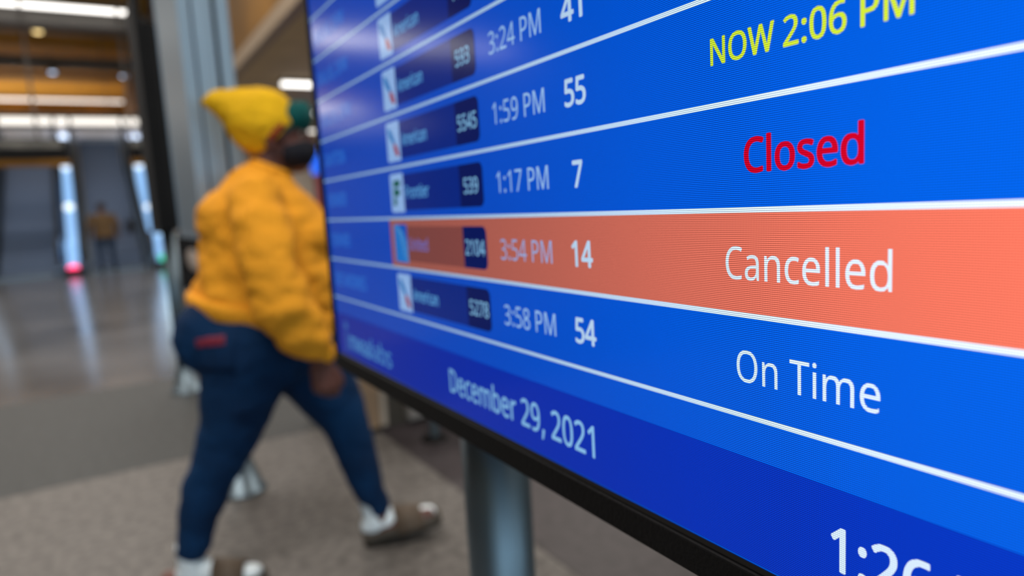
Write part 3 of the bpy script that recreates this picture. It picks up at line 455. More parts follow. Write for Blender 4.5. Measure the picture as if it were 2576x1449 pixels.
def sign_case(root, metal, screen_mat, BW=BW, BZ0=BZ0, BZ1=BZ1, py=0.135, hz=0.21, px=0.175):
    """display slab, bezel bars, housing, pole with its cone foot; local x along the display, y to its back"""
    f = 0.019
    fr = M_['black'] if not metal else M_['silver']
    bs = bmesh.new()
    box(bs, -0.001, BW + 0.001, -0.010, 0.024, BZ0 - 0.001, BZ1 + 0.001)
    scr = obj('rear_cover' if metal else 'screen', bs, screen_mat, root)
    for nm, a in (('bottom', (-0.010, BW + 0.010, -0.013, 0.026, BZ0 - 0.024, BZ0 - 0.0045)), ('top', (-0.010, BW + 0.010, -0.013, 0.026, BZ1, BZ1 + 0.016)),
                  ('l', (-0.010, 0, -0.013, 0.026, BZ0 - 0.0045, BZ1)), ('r', (BW, BW + 0.010, -0.013, 0.026, BZ0 - 0.0045, BZ1))):
        obj('bezel', mbox(*a, bev=0.0012), fr, root)
    # black rubber lip between glass and lower bezel
    obj('glass_seal', mbox(0, BW, -0.011, 0.02, BZ0 - 0.0048, BZ0 - 0.0005), M_['blackg'], root)
    obj('housing', mbox(0.004, BW - 0.004, 0.034, 0.096, BZ0 - 0.012, BZ1 - hz, bev=0.004), fr, root)
    obj('housing', mbox(0.004, BW - 0.004, 0.108, 0.150, BZ0 - 0.012, BZ1 - hz, bev=0.006), fr, root)
    obj('housing_seam', mbox(0.016, BW - 0.016, 0.0255, 0.1345, BZ0 + 0.01, BZ1 - hz - 0.02), M_['black'], root)
    bm = bmesh.new(); lathe(bm, [(0.045, 0.15), (0.045, BZ0 + 0.02)], px, py, 40)
    pole = obj('pole', bm, M_['steel'], root, smooth=False)
    for p in pole.data.polygons: p.use_smooth = abs(p.normal.z) < 0.5
    bm = bmesh.new(); lathe(bm, [(0.105, 0.0), (0.105, 0.012), (0.092, 0.016), (0.047, 0.17), (0.045, 0.175)], px, py, 40)
    ft = obj('cone_foot', bm, M_['steel'], root, smooth=True)
    obj('pole_bracket', mbox(px - 0.06, px + 0.06, py - 0.055, py + 0.0, BZ0 - 0.0245, BZ0 - 0.0125), M_['black'], root)
    return scr

ROWS = [  # h of the row's lower line, city, airline, number, time, gate, status
    (253.6, None, None, None, None, None, None),
    (200.7, 'DALLAS, DFW', 'American', None, None, None, None),
    (147.85, 'DALLAS, DFW', 'American', '16', None, None, None),
    (95.0, 'DALLAS, DFW', 'American', '593', '3:24 PM', '41', None),
    (42.2, 'DAYTON', 'American', '5545', '1:59 PM', '55', ('NOW 2:06 PM', 694.5, 795.5, 12.9, (0.80, 0.95, 0.045), 0.011)),
    (-10.7, 'DENVER', 'Frontier', '539', '1:17 PM', '7', ('Closed', 714.5, 776.0, 16.2, (0.75, 0.0, 0.022), 0.016)),
    (-63.6, 'DENVER', 'United', '2104', '3:54 PM', '14', ('Cancelled', 702.0, 788.2, 16.6, WHITE, -0.002)),
    (-116.4, 'DES MOINES', 'American', '5278', '3:58 PM', '54', ('On Time', 708.0, 783.8, 16.4, WHITE, -0.002)),
]
CITYW = {'DALLAS, DFW': (17, 139), 'DAYTON': (17, 99), 'DENVER': (17, 92), 'DES MOINES': (17, 140)}
NAMEW = {'American': 61, 'Frontier': 57, 'United': 46}
def mm(v): return v / 1000.0
def poly_bm(bm, pts, y, mi):
    f = bm.faces.new([bm.verts.new((mm(x), y, z)) for x, z in pts]); f.material_index = mi
    f.normal_update()
    if f.normal.y > 0: f.normal_flip()
def build_logo(kind, zc, parent):
    bm = bmesh.new(); y = lay(4)
    q = quad_bm(mm(246.2), mm(281.5), zc - 0.0203, zc + 0.0203, y, 0.003, 'tlbl')
    me = bpy.data.meshes.new('q'); q.to_mesh(me); q.free(); bm.from_mesh(me); bpy.data.meshes.remove(me)
    y = lay(5)
    Z = lambda h: zc + h / 1000.0
    if kind == 'American':      # slanting blue feather over a red one
        poly_bm(bm, [(250.0, Z(14)), (256, Z(14.5)), (262, Z(9)), (269, Z(-1)), (265, Z(-3)), (256, Z(3)), (252, Z(8))], y, 1)
        poly_bm(bm, [(264.0, Z(-3.5)), (269.5, Z(-1.8)), (275, Z(-8)), (278, Z(-15)), (271, Z(-15.5)), (266, Z(-10))], y, 2)
        mats = [lcd((0.80, 0.96, 1.35)), lcd((0.03, 0.36, 0.85)), lcd((0.90, 0.02, 0.04))]
    elif kind == 'Frontier':    # green slanting F
        poly_bm(bm, [(257, Z(13)), (274, Z(13)), (273, Z(6.5)), (256, Z(6.5))], y, 1)
        poly_bm(bm, [(255.5, Z(4)), (272, Z(4)), (271, Z(-3)), (254.5, Z(-3))], y, 1)
        poly_bm(bm, [(254.2, Z(-5.5)), (262.5, Z(-5.5)), (261, Z(-13)), (253, Z(-13))], y, 1)
        poly_bm(bm, [(255.5, Z(13)), (260, Z(13)), (258, Z(-10)), (253.6, Z(-10))], y, 1)
        mats = [lcd((0.80, 0.96, 1.35)), lcd((0.0, 0.20, 0.13))]
    else:                       # globe lines on light blue
        for k in range(3):
            arc = []
            for t in range(9):
                a = t / 8; arc.append((250 + k * 7 + a * 22 * (1 - 0.12 * k), Z(17 - 33 * a * a - 2 * k)))
            out = [(x + 1.3, z + 0.0012) for x, z in arc]
            for i in range(8):
                poly_bm(bm, [arc[i], arc[i + 1], out[i + 1], out[i]], y, 1)
        poly_bm(bm, [(262, Z(20)), (281, Z(20)), (281, Z(2)), (275, Z(8)), (268, Z(14))], y, 2)
        mats = [lcd((0.02, 0.36, 1.0)), lcd((0.25, 0.62, 1.0)), lcd((0.0, 0.16, 0.80))]
    return obj('airline_logo', bm, mats, parent)
def flight_board():
    root = empty('flight_display', N_ * D0 + U_ * S0, ROT)
    tag(root, 'large lit blue flight information display on a steel pole, filling the right half', 'flight display')
    sign_case(root, False, lcd(BLUE))
    lines = [(h, True) for h in [ROWS[0][0] + 52.87 * k for k in range(26, 0, -1)]] 
    for h, _ in lines:
        if R_(h) < BZ1 - 0.12:
            obj('row_line', quad_bm(0.004, BW - 0.004, R_(h) - 0.0013, R_(h) + 0.0013, lay(2)), lcd(WHITE), root)
    for i, (h, city, air, num, tm, gate, stat) in enumerate(ROWS):
        z0, z1 = R_(h), R_(h) + 0.05287; zc = (z0 + z1) / 2
        canc = air == 'United'
        row = obj('flight_row', quad_bm(0.0015, BW - 0.0015, z0, z1, lay(1)), lcd(BLUE), root)
        if canc:
            row['label'] = 'orange row of the cancelled flight'
            obj('cancelled_band', quad_bm(mm(235), BW - 0.0015, z0 + 0.0012, z1 - 0.0012, lay(2)), lcd(ORANGE), row)
        obj('row_line', quad_bm(0.0015, BW - 0.0015, z0 - 0.0013, z0 + 0.0013, lay(3)), lcd(WHITE), row)
        if air:
            ph = 0.0183
            obj('flight_badge', quad_bm(mm(281.5), mm(408), zc - ph, zc + ph, lay(3)), lcd(OPILL if canc else PILL), row)
            obj('number_tab', quad_bm(mm(408), mm(450.3), zc - ph, zc + ph, lay(3), 0.0065, 'trbr'), lcd(TAB), row)
            build_logo(air, zc, row)
            obj('airline_name', text_bm(air, mm(286), mm(286 + NAMEW[air]), zc - 0.0062, 0.0122, lay(4), 0.010), lcd((0.42, 0.32, 0.85) if canc else C_NAME), row)
        if num:
            x0 = {'16': 416, '593': 415.5, '539': 416, '5545': 412, '2104': 412, '5278': 412.5}[num]
            x1 = {'16': 432, '593': 440.5, '539': 441.5, '5545': 446, '2104': 446.5, '5278': 446.5}[num]
            obj('flight_number', text_bm(num, mm(x0), mm(x1), zc - 0.0066, 0.0131, lay(4), 0.006), lcd((0.55, 0.92, 1.2)), row)
        if tm:
            obj('departure_time', text_bm(tm, mm(472.8), mm(545), zc - 0.0082, 0.0162, lay(4), -0.003), lcd((0.62, 0.66, 1.0) if canc else C_TIME), row)
        if gate:
            g0, g1 = {'7': (573.6, 584.6)}.get(gate, (568.5, 591.6))
            obj('gate_number', text_bm(gate, mm(g0), mm(g1), zc - 0.0085, 0.0168, lay(4), 0.019), lcd(WHITE), row)
        if city:
            c0, c1 = CITYW[city]
            obj('city_name', text_bm(city, mm(c0), mm(c1), zc - 0.0082, 0.0162, lay(4), 0.010), lcd(C_CITY), row)
        if stat:
            s, a, b, cap, c, bo = stat
            obj('status_text', text_bm(s, mm(a), mm(b), zc - cap / 2000 - 0.0001, mm(cap), lay(4), bo), lcd(c), row)
    bar = obj('footer_bar', quad_bm(0.0015, BW - 0.0015, BZ0 + 0.0005, R_(-138.4), lay(1)), lcd(DARKB), root)
    obj('date_text', text_bm('December 29, 2021', mm(360), mm(584.5), R_(-178.0), 0.0222, lay(3), 0.008), lcd((0.50, 0.85, 1.15)), bar)
    obj('clock_text', text_bm('1:26 PM', mm(761), mm(848), R_(-177.7), 0.0208, lay(3), 0.014), lcd(WHITE), bar)
    obj('maker_name', text_bm('mwaa', mm(54), mm(135), R_(-184), 0.0235, lay(3), 0.02), lcd((0.22, 0.55, 1.0)), bar)
    obj('maker_name', text_bm('labs', mm(138), mm(206), R_(-184), 0.0235, lay(3), 0.008), lcd((0.22, 0.55, 1.0)), bar)
    bm = bmesh.new()   # little control tower mark
    for p in ([(39, R_(-187)), (46, R_(-187)), (44.5, R_(-160)), (40.5, R_(-160))], [(37, R_(-158)), (48, R_(-158)), (49.5, R_(-151)), (35.5, R_(-151))], [(38, R_(-150)), (47, R_(-150)), (42.5, R_(-146))]):
        poly_bm(bm, p, lay(3), 0)
    obj('tower_mark', bm, lcd((0.12, 0.34, 0.85)), bar)
    return root
flight_board()
off = mat('matte_dark_screen', (0.006, 0.008, 0.012), 0.8, spec=0.15)
for sp, a0, wd, pb, metal, lab in ((3.215, 0.316, 0.685, 3.13, True, 'silver-cased flight display seen edge-on just behind the walking person'),
                       (5.44, 0.345, 0.685, 5.27, False, 'black-cased flight display seen edge-on, left of the silver-cased one')):
    rt = empty('flight_display', N_ * a0 + U_ * sp, ROT)
    tag(rt, lab, 'flight display')
    sign_case(rt, metal, M_['silver'] if metal else off, wd, 1.155, 2.58 if not metal else 2.9, 0.42 - a0, 0.18, sp - pb)
# ---------------------------------------------------------------- people
def hand_bm(bm, wrist, side=1, s=1.0, yaw=0.0):
    """relaxed right hand hanging down, thumb to the front (+x), palm facing the body (side*y)"""
    W = Vector(wrist)
    P = lambda x, y, z: (W.x + x * s, W.y + side * y * s, W.z + z * s)
    tube(bm, [(*P(0, 0, 0.03), 0.027 * s), (*P(0.0, 0, -0.01), 0.026 * s)], 12)
    tube(bm, [(*P(0.0, 0, -0.005), 0.030 * s), (*P(0.002, 0.004, -0.04), 0.038 * s), (*P(0.004, 0.008, -0.082), 0.037 * s)], 14, flat=0.42, ref=(0, 1, 0))
    for i, (x, L) in enumerate(((0.032, 0.066), (0.011, 0.074), (-0.010, 0.069), (-0.029, 0.054))):
        r = (0.0092, 0.0095, 0.009, 0.008)[i] * s
        a = 0.25 + 0.06 * i
        p0 = Vector((x, 0.008, -0.075)); p1 = p0 + Vector((0.003, sin(a) * L * .46, -cos(a) * L * .46))
        p2 = p1 + Vector((0.001, sin(a + .5) * L * .32, -cos(a + .5) * L * .32)); p3 = p2 + Vector((0, sin(a + 1) * L * .25, -cos(a + 1) * L * .25))
        tube(bm, [(*P(*p0), r * 1.1), (*P(*p1), r), (*P(*p2), r * .93), (*P(*p3), r * .8)], 10)
    tube(bm, [(*P(0.018, 0.006, -0.022), 0.014 * s), (*P(0.040, 0.016, -0.048), 0.0115 * s), (*P(0.050, 0.022, -0.074), 0.0105 * s), (*P(0.050, 0.028, -0.094), 0.009 * s)], 10)
X, Y, Z3 = Vector((1, 0, 0)), Vector((0, 1, 0)), Vector((0, 0, 1))
def tring(x, z, rx, ry, tilt=0.0, y=0.0):
    ax = Vector((cos(tilt), 0, sin(tilt))); return (Vector((x, y, z)), rx, ry, ax, Y)
def wrinkle(bm, amp, sc, seed=0.0, zlo=-9):
    bm.normal_update()
    for v in bm.verts:
        c = v.co
        n = noise.noise(Vector((c.x * sc + seed, c.y * sc, c.z * sc * 1.7))) + 0.5 * noise.noise(Vector((c.x * sc * 2.3, c.y * sc * 2.3 + seed, c.z * sc * 3.1)))
        v.co = c + v.normal * (amp * n)
def cut(bm, co, no):
    g = bm.verts[:] + bm.edges[:] + bm.faces[:]
    r = bmesh.ops.bisect_plane(bm, geom=g, plane_co=co, plane_no=no, clear_outer=True)
    es = [e for e in r['geom_cut'] if isinstance(e, bmesh.types.BMEdge)]
    try: bmesh.ops.holes_fill(bm, edges=es)
    except Exception: pass

skin = mat('dark_skin', (0.12, 0.046, 0.036), 0.5, var=0.15, scale=14, bump=0.15, bscale=300, spec=0.4)
mustard = mat('mustard_fleece', (0.84, 0.35, 0.022), 0.85, var=0.07, scale=6, bump=0.35, bscale=500, spec=0.2)
ribm = mat('mustard_rib', (0.86, 0.36, 0.022), 0.85, var=0.08, scale=40, stretch=(3, 3, 0.3), bump=0.5, bscale=90, spec=0.2)
denim = mat('navy_denim', (0.0010, 0.030, 0.100), 0.85, var=0.35, scale=5, col2=(0.0005, 0.016, 0.058), bump=0.4, bscale=600, spec=0.2)
beanie = mat('yellow_knit', (0.80, 0.46, 0.010), 0.85, var=0.08, scale=20, bump=0.5, bscale=220, spec=0.2)
green = mat('green_cotton', (0.0, 0.075, 0.075), 0.8, spec=0.2)
redc = mat('red_cotton', (0.22, 0.01, 0.02), 0.8, spec=0.2)
maskm = mat('black_mask_cloth', (0.010, 0.011, 0.018), 0.8, spec=0.2)
sockm = mat('white_sock', (0.66, 0.74, 0.80), 0.85, bump=0.3, bscale=300, spec=0.2)
slide = mat('brown_slide', (0.075, 0.052, 0.035), 0.7)
solem = mat('dark_brown_sole', (0.045, 0.036, 0.028), 0.7)
eyem = mat('eye_white', (0.5, 0.45, 0.4), 0.3); pup = mat('pupil', (0.01, 0.006, 0.004), 0.2)

PH = rad(10)
me_ = empty('person', (-0.75, 2.24, 0), PH)
tag(me_, 'walking person in mustard sweatshirt, yellow beanie, navy jeans, black mask and brown slides', 'person')
RL = [(-0.11, -0.10, 0.80, 0.15), (-0.14, -0.10, 0.68, 0.128), (-0.183, -0.10, 0.55, 0.102), (-0.235, -0.10, 0.44, 0.083), (-0.285, -0.10, 0.35, 0.074), (-0.318, -0.10, 0.25, 0.062), (-0.350, -0.10, 0.15, 0.050)]
LL = [(-0.02, 0.10, 0.78, 0.15), (0.05, 0.10, 0.66, 0.128), (0.115, 0.09, 0.54, 0.104), (0.158, 0.08, 0.43, 0.078), (0.178, 0.07, 0.33, 0.070), (0.208, 0.06, 0.22, 0.056), (0.236, 0.06, 0.14, 0.047)]
RA = [(-0.03, -0.165, 1.255, 0.082), (-0.012, -0.235, 1.17, 0.084), (0.008, -0.275, 1.05, 0.083), (0.030, -0.285, 0.94, 0.088), (0.072, -0.265, 0.865, 0.080), (0.105, -0.245, 0.815, 0.058)]
LA = [(-0.03, 0.165, 1.255, 0.085), (-0.03, 0.225, 1.17, 0.088), (-0.05, 0.25, 1.05, 0.085), (-0.06, 0.255, 0.94, 0.082), (-0.03, 0.24, 0.865, 0.075), (0.0, 0.23, 0.815, 0.055)]
TOR = [(1.350, -0.012, 0.066, 0.072, -.35), (1.322, -0.02, 0.098, 0.110, -.3), (1.280, -0.030, 0.138, 0.165, -.15), (1.20, -0.036, 0.188, 0.190, -.05), (1.10, -0.038, 0.212, 0.198, 0), (1.0, -0.040, 0.223, 0.206, -.05), (0.94, -0.050, 0.232, 0.213, -.15), (0.905, -0.058, 0.226, 0.21, -.22)]
# body: one continuous skin under the clothes
bm = bmesh.new()
ell(bm, (0.012, 0, 1.475), (0.098, 0.074, 0.098)); ell(bm, (0.055, 0, 1.405), (0.066, 0.056, 0.072)); ell(bm, (0.080, 0, 1.362), (0.038, 0.036, 0.030))
ell(bm, (0.088, 0, 1.462), (0.030, 0.052, 0.016)); ell(bm, (0.120, 0, 1.432), (0.022, 0.015, 0.020)); ell(bm, (0.105, 0, 1.452), (0.020, 0.010, 0.030))
ell(bm, (0.108, 0, 1.393), (0.016, 0.024, 0.008)); ell(bm, (0.104, 0, 1.380), (0.016, 0.022, 0.008))
for s in (-1, 1): ell(bm, (0.012, s * 0.076, 1.430), (0.018, 0.009, 0.031), Matrix.Rotation(rad(-12), 4, 'Y'))
tube(bm, [(-0.035, 0, 1.27, 0.075), (-0.020, 0, 1.34, 0.060), (0.005, 0, 1.41, 0.060)], 18)
loft(bm, [tring(x, z, rx * 0.84, ry * 0.84, t) for z, x, rx, ry, t in TOR[2:]] + [tring(-0.08, 0.82, 0.18, 0.165), tring(-0.07, 0.72, 0.14, 0.16)], 24)
for L in (RL, LL): tube(bm, [(a, b, c, r * 0.86) for a, b, c, r in L] + [(L[-1][0] + 0.0, L[-1][1], 0.07, 0.036)], 14)
for L in (RA, LA): tube(bm, [(a, b, c, r * 0.62) for a, b, c, r in L], 14)
hand_bm(bm, (0.120, -0.240, 0.765), 1, 1.04); hand_bm(bm, (0.012, 0.226, 0.765), -1, 0.97)
tube(bm, [(-0.43, -0.10, 0.06, 0.03), (-0.35, -0.10, 0.055, 0.034), (-0.23, -0.10, 0.045, 0.024)], 12)
tube(bm, [(0.215, 0.06, 0.062, 0.03), (0.30, 0.06, 0.08, 0.032), (0.42, 0.06, 0.088, 0.022)], 12)
body = obj('body', remesh(bm, 0.0055, 3), skin, me_, True)
for s in (-1, 1):
    bm = bmesh.new(); ell(bm, (0.101, s * 0.029, 1.457), (0.009, 0.012, 0.008), seg=12); e_ = obj('eye', bm, eyem, me_, True)
    bm = bmesh.new(); ell(bm, (0.108, s * 0.029, 1.456), (0.003, 0.005, 0.005), seg=10); obj('pupil', bm, pup, e_, True)
# sweatshirt
bm = bmesh.new()
loft(bm, [tring(x, z, rx, ry, t) for z, x, rx, ry, t in TOR], 32)
for L in (RA, LA): tube(bm, L, 18)
ell(bm, (0.09, 0, 1.12), (0.11, 0.15, 0.10)); ell(bm, (-0.12, 0, 1.19), (0.125, 0.17, 0.115)); ell(bm, (0.04, 0, 1.0), (0.155, 0.18, 0.12))
bm = remesh(bm, 0.008, 4)
wrinkle(bm, 0.011, 7.5, 3.1); wrinkle(bm, 0.006, 15, 1.0)
sw = obj('sweatshirt', bm, mustard, me_, True)
bm = bmesh.new(); loft(bm, [tring(-0.062, 0.925, 0.238, 0.216, -.22), tring(-0.066, 0.905, 0.242, 0.217, -.24), tring(-0.070, 0.87, 0.237, 0.212, -.26), tring(-0.070, 0.862, 0.228, 0.204, -.26)], 40)
obj('waistband', bm, ribm, sw, True)
bm = bmesh.new(); loft(bm, [tring(-0.008, 1.335, 0.072, 0.078, -.4), tring(-0.003, 1.352, 0.072, 0.077, -.42), tring(0.0, 1.362, 0.064, 0.069, -.42)], 30); obj('collar', bm, ribm, sw, True)
for L, sg in ((RA, -1), (LA, 1)):
    e = Vector(L[-1][:3]); d = (e - Vector(L[-2][:3])).normalized()
    bm = bmesh.new(); q = [e - d * 0.012, e + d * 0.022, e + d * 0.05]
    tube(bm, [(*q[0], 0.048), (*q[1], 0.044), (*q[2], 0.038)], 18); obj('cuff', bm, ribm, sw, True)
# jeans
bm = bmesh.new()
loft(bm, [tring(-0.060, 0.965, 0.170, 0.165, -.2), tring(-0.080, 0.91, 0.208, 0.190, -.12), tring(-0.098, 0.86, 0.238, 0.205), tring(-0.10, 0.80, 0.232, 0.205), tring(-0.085, 0.72, 0.19, 0.195), tring(-0.05, 0.66, 0.12, 0.15)], 30)
for s in (-1, 1): ell(bm, (-0.215, s * 0.095, 0.835), (0.118, 0.105, 0.125))
for L in (RL, LL): tube(bm, L, 18)
bm = remesh(bm, 0.008, 8); wrinkle(bm, 0.006, 9, 8.0)
cut(bm, Vector((0, 0, 0.115)), Vector((0, 0, -1)))
jeans = obj('jeans', bm, denim, me_, True)
bvh = BVHTree.FromObject(jeans, bpy.context.evaluated_depsgraph_get())
def patch(x0, x1, z0, z1, m, name, lift, tilt=0.0, nx=8, nz=4):
    g = []
    for j in range(nz + 1):
        for i in range(nx + 1):
            x = x0 + (x1 - x0) * i / nx; z = z0 + (z1 - z0) * j / nz + tilt * (i / nx)
            h = bvh.ray_cast(Vector((x, -1, z)), Vector((0, 1, 0)))
            g.append(h[0] + h[1] * lift if h[0] else Vector((x, -0.2, z)))
    f = [(j * (nx + 1) + i, j * (nx + 1) + i + 1, (j + 1) * (nx + 1) + i + 1, (j + 1) * (nx + 1) + i) for j in range(nz) for i in range(nx)]
    o = obj(name, ([tuple(v) for v in g], [], f), m, jeans, True)
    mo = o.modifiers.new('t', 'SOLIDIFY'); mo.thickness = 0.003; mo.offset = 0; return o
patch(-0.245, -0.125, 0.75, 0.845, denim, 'back_pocket', 0.003)
rp = patch(-0.235, -0.145, 0.822, 0.848, mat('red_tag_cloth', (0.17, 0.008, 0.03), 0.7), 'pocket_edge', 0.0065, 0.008); rp['label'] = 'dark red cloth edge showing at the back pocket'
# beanie, head wrap, mask
n_ = Vector((-0.66, 0, 0.752)); t_ = Vector((0.752, 0, 0.66)); c0 = Vector((0.010, 0, 1.460))
bm = bmesh.new()
loft(bm, [(c0 + n_ * a + t_ * l, r, ry, t_, Y) for a, l, r, ry in ((-0.030, 0.006, 0.092, 0.086), (-0.012, 0.006, 0.100, 0.091), (0.02, 0.004, 0.108, 0.098), (0.06, 0.006, 0.111, 0.098), (0.095, 0.004, 0.101, 0.090), (0.125, -0.004, 0.080, 0.072), (0.148, -0.016, 0.068, 0.058), (0.170, -0.030, 0.055, 0.044), (0.188, -0.042, 0.044, 0.034), (0.203, -0.051, 0.036, 0.028), (0.213, -0.056, 0.026, 0.020))], 26)
bm = remesh(bm, 0.005, 3); wrinkle(bm, 0.005, 16, 2.2)
hat = obj('beanie', bm, beanie, me_, True)
bm = bmesh.new()
ell(bm, (0.014, 0, 1.476), (0.103, 0.079, 0.101), seg=28)
cut(bm, Vector((0.10, 0, 1.478)), Vector((0.48, 0, -0.88)))
wr = obj('head_wrap', bm, green, me_, True); wr['label'] = 'dark green head wrap under the beanie'
bm = bmesh.new()
tube(bm, [(0.098, -0.045, 1.520, 0.018), (0.112, 0.0, 1.532, 0.028), (0.098, 0.045, 1.520, 0.018)], 12)
ell(bm, (0.088, 0, 1.506), (0.053, 0.070, 0.054)); tube(bm, [(0.10, 0, 1.50, 0.028), (0.118, 0, 1.528, 0.026), (0.112, 0, 1.55, 0.014)], 12)
obj('wrap_knot', remesh(bm, 0.005, 3), green, wr, True)
bm = bmesh.new(); tube(bm, [(0.052, -0.078, 1.475, 0.009), (0.032, -0.084, 1.458, 0.011), (0.015, -0.084, 1.438, 0.009)], 10); o = obj('ear_tie', bm, redc, wr, True); o['label'] = 'small dark red tie at the ear'
bm = bmesh.new()
ell(bm, (0.068, 0, 1.393), (0.070, 0.062, 0.055), seg=28); ell(bm, (0.112, 0, 1.405), (0.034, 0.026, 0.036))
bm = remesh(bm, 0.005, 3); cut(bm, Vector((0.045, 0, 1.4)), Vector((-1, 0, 0.15)))
mk = obj('face_mask', bm, maskm, me_, True)
for s in (-1, 1):
    bm = bmesh.new(); tube(bm, [(0.052, s * 0.060, 1.425, 0.002), (0.015, s * 0.088, 1.452, 0.002), (-0.004, s * 0.086, 1.432, 0.002), (0.012, s * 0.078, 1.402, 0.002), (0.050, s * 0.058, 1.372, 0.002)], 8); obj('ear_loop', bm, maskm, mk, True)
# feet
def foot(pos, pitch, yaw, nm):
    mt = Matrix.Translation(pos) @ Matrix.Rotation(yaw, 4, 'Z') @ Matrix.Rotation(-pitch, 4, 'Y')
    bm = bmesh.new()
    ell(bm, (0.045, 0, 0.066), (0.044, 0.036, 0.040)); ell(bm, (0.10, 0, 0.068), (0.07, 0.038, 0.042)); ell(bm, (0.17, 0, 0.055), (0.07, 0.044, 0.030)); ell(bm, (0.232, 0, 0.048), (0.042, 0.040, 0.022))
    tube(bm, [(0.06, 0, 0.07, 0.044), (0.062, 0, 0.12, 0.043), (0.060, 0, 0.165, 0.045)], 16)
    bm = remesh(bm, 0.006, 5)
    bmesh.ops.transform(bm, matrix=mt, verts=bm.verts[:]); sk = obj('sock', bm, sockm, me_, True)
    bm = bmesh.new(); prof = [(0.0, 0.022), (0.02, 0.036), (0.07, 0.040), (0.13, 0.044), (0.19, 0.052), (0.24, 0.050), (0.275, 0.036), (0.288, 0.012)]
    lo = [bm.verts.new((x, s * w_, 0.0)) for s, seq in ((1, prof), (-1, prof[::-1])) for x, w_ in seq]
    f0 = bm.faces.new(lo); r = bmesh.ops.extrude_face_region(bm, geom=[f0]); vs = [v for v in r['geom'] if isinstance(v, bmesh.types.BMVert)]
    for v in vs: v.co.z += 0.044 + (0.012 if v.co.x < 0.03 else 0)
    bmesh.ops.recalc_face_normals(bm, faces=bm.faces[:])
    bmesh.ops.bevel(bm, geom=[e for e in bm.edges], offset=0.004, segments=2, affect='EDGES')
    bmesh.ops.transform(bm, matrix=mt, verts=bm.verts[:]); sl = obj('slide_sandal', bm, solem, me_, True)
    bm = bmesh.new(); n = 14; rings = []
    for th in (0.0, 0.007):
        for x in (0.125, 0.222):
            rings.append([bm.verts.new((x, (0.055 + th) * cos(pi * k / n), 0.028 + (0.076 + th - (x - 0.125) * 0.26) * sin(pi * k / n))) for k in range(n + 1)])
    A, B, C2, D2 = rings
    for k in range(n):
        for p, q in ((A, B), (D2, C2), (C2, A), (B, D2)): bm.faces.new((p[k], p[k + 1], q[k + 1], q[k]))
    bmesh.ops.recalc_face_normals(bm, faces=bm.faces[:])
    bmesh.ops.transform(bm, matrix=mt, verts=bm.verts[:]); obj('strap', bm, slide, sl, True)
foot(Vector((-0.415, -0.10, 0.0)), 0.0, 0.0, 'r')
foot(Vector((0.180, 0.06, 0.004)), rad(9), rad(4), 'l')

# the far person on the escalator
far = empty('person', at_z(275, 682, 0.03), HR + pi / 2 + 0.2)
far.location.z = 0.03
far.scale = (1.15, 1.2, 1.0)
tag(far, 'distant person in brown jacket and navy trousers at the foot of the middle escalator', 'person')
def mirror(L): return [(x, -y, z, r) for x, y, z, r in L]
LEG = [(-0.0, 0.10, 0.86, 0.098), (0.01, 0.11, 0.52, 0.066), (-0.01, 0.12, 0.12, 0.045)]
ARM = [(0, 0.19, 1.42, 0.062), (-0.01, 0.27, 1.17, 0.052), (0.06, 0.27, 0.95, 0.042)]
bm = bmesh.new()
ell(bm, (0.02, 0, 1.62), (0.094, 0.075, 0.115)); ell(bm, (0.06, 0, 1.57), (0.05, 0.05, 0.06)); ell(bm, (0.115, 0, 1.60), (0.018, 0.014, 0.022))
for s in (-1, 1): ell(bm, (0.01, s * 0.078, 1.60), (0.016, 0.009, 0.03))
tube(bm, [(-0.01, 0, 1.40, 0.065), (0.0, 0, 1.52, 0.055)], 14)
loft(bm, [tring(0, 1.42, 0.08, 0.15), tring(0, 1.3, 0.11, 0.17), tring(0, 1.1, 0.11, 0.15), tring(0, 0.92, 0.12, 0.17), tring(0, 0.82, 0.09, 0.13)], 20)
for L in (LEG, ARM): tube(bm, [(a, b, c, r * .85) for a, b, c, r in L], 12); tube(bm, [(a, -b, c, r * .85) for a, b, c, r in L], 12)
hand_bm(bm, (0.075, 0.27, 0.91), 1, 1.0); hand_bm(bm, (0.075, -0.27, 0.91), -1, 1.0)
obj('body', remesh(bm, 0.007, 2), mat('brown_skin', (0.12, 0.055, 0.035), 0.5), far, True)
bm = bmesh.new()
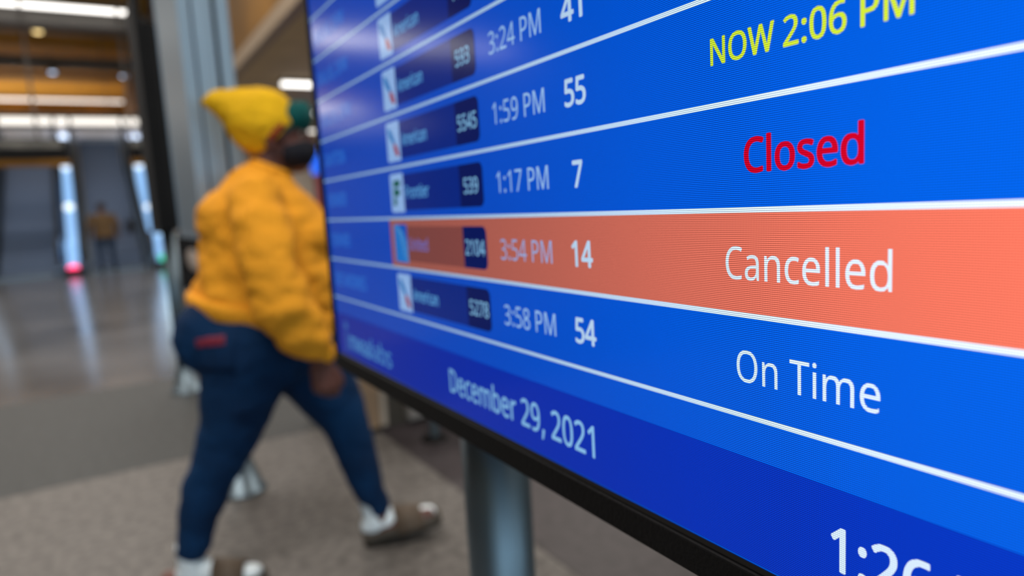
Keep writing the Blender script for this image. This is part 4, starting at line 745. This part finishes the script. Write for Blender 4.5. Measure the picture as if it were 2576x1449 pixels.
loft(bm, [tring(0, 1.46, 0.075, 0.10), tring(0, 1.41, 0.10, 0.175), tring(0, 1.28, 0.135, 0.20), tring(0, 1.1, 0.14, 0.19), tring(0, 0.86, 0.155, 0.21)], 24)
tube(bm, ARM, 14); tube(bm, mirror(ARM), 14)
bm = remesh(bm, 0.012, 4); wrinkle(bm, 0.008, 8)
obj('jacket', bm, mat('brown_jacket', (0.10, 0.055, 0.018), 0.8), far, True)
bm = bmesh.new(); loft(bm, [tring(0, 0.97, 0.125, 0.17), tring(0, 0.88, 0.135, 0.185), tring(0, 0.78, 0.10, 0.16)], 20); tube(bm, LEG, 14); tube(bm, mirror(LEG), 14)
bm = remesh(bm, 0.012, 4); cut(bm, Vector((0, 0, 0.09)), Vector((0, 0, -1))); obj('trousers', bm, mat('navy_trousers', (0.006, 0.022, 0.055), 0.8), far, True)
bm = bmesh.new(); ell(bm, (-0.01, 0, 1.655), (0.10, 0.083, 0.095)); cut(bm, Vector((0.06, 0, 1.62)), Vector((0.75, 0, -0.65))); obj('hair', bm, mat('dark_hair', (0.02, 0.012, 0.008), 0.7), far, True)
for s in (-1, 1):
    bm = bmesh.new(); ell(bm, (0.04, s * 0.12, 0.038), (0.13, 0.045, 0.038)); tube(bm, [(-0.01, s * .12, 0.04, 0.04), (-0.01, s * .12, 0.10, 0.042)], 12); obj('shoe', remesh(bm, 0.008, 3), M_['black'], far, True)
bag = empty('shoulder_bag', (0, 0, 0), 0)
bag.location = far.location + N_ * 0.60; bag.rotation_euler = (0, 0, HR)
tag(bag, 'black bag hanging at the side of the distant person', 'bag')
obj('bag_body', mbox(-0.10, 0.07, -0.17, 0.17, 0.92, 1.28, 0.03), M_['black'], bag)
bm = bmesh.new(); tube(bm, [(0.0, -0.10, 1.26, 0.012), (-0.06, -0.04, 1.40, 0.012), (-0.09, 0, 1.44, 0.012), (-0.06, 0.04, 1.40, 0.012), (0.0, 0.10, 1.26, 0.012)], 8); obj('strap', bm, M_['black'], bag, True)
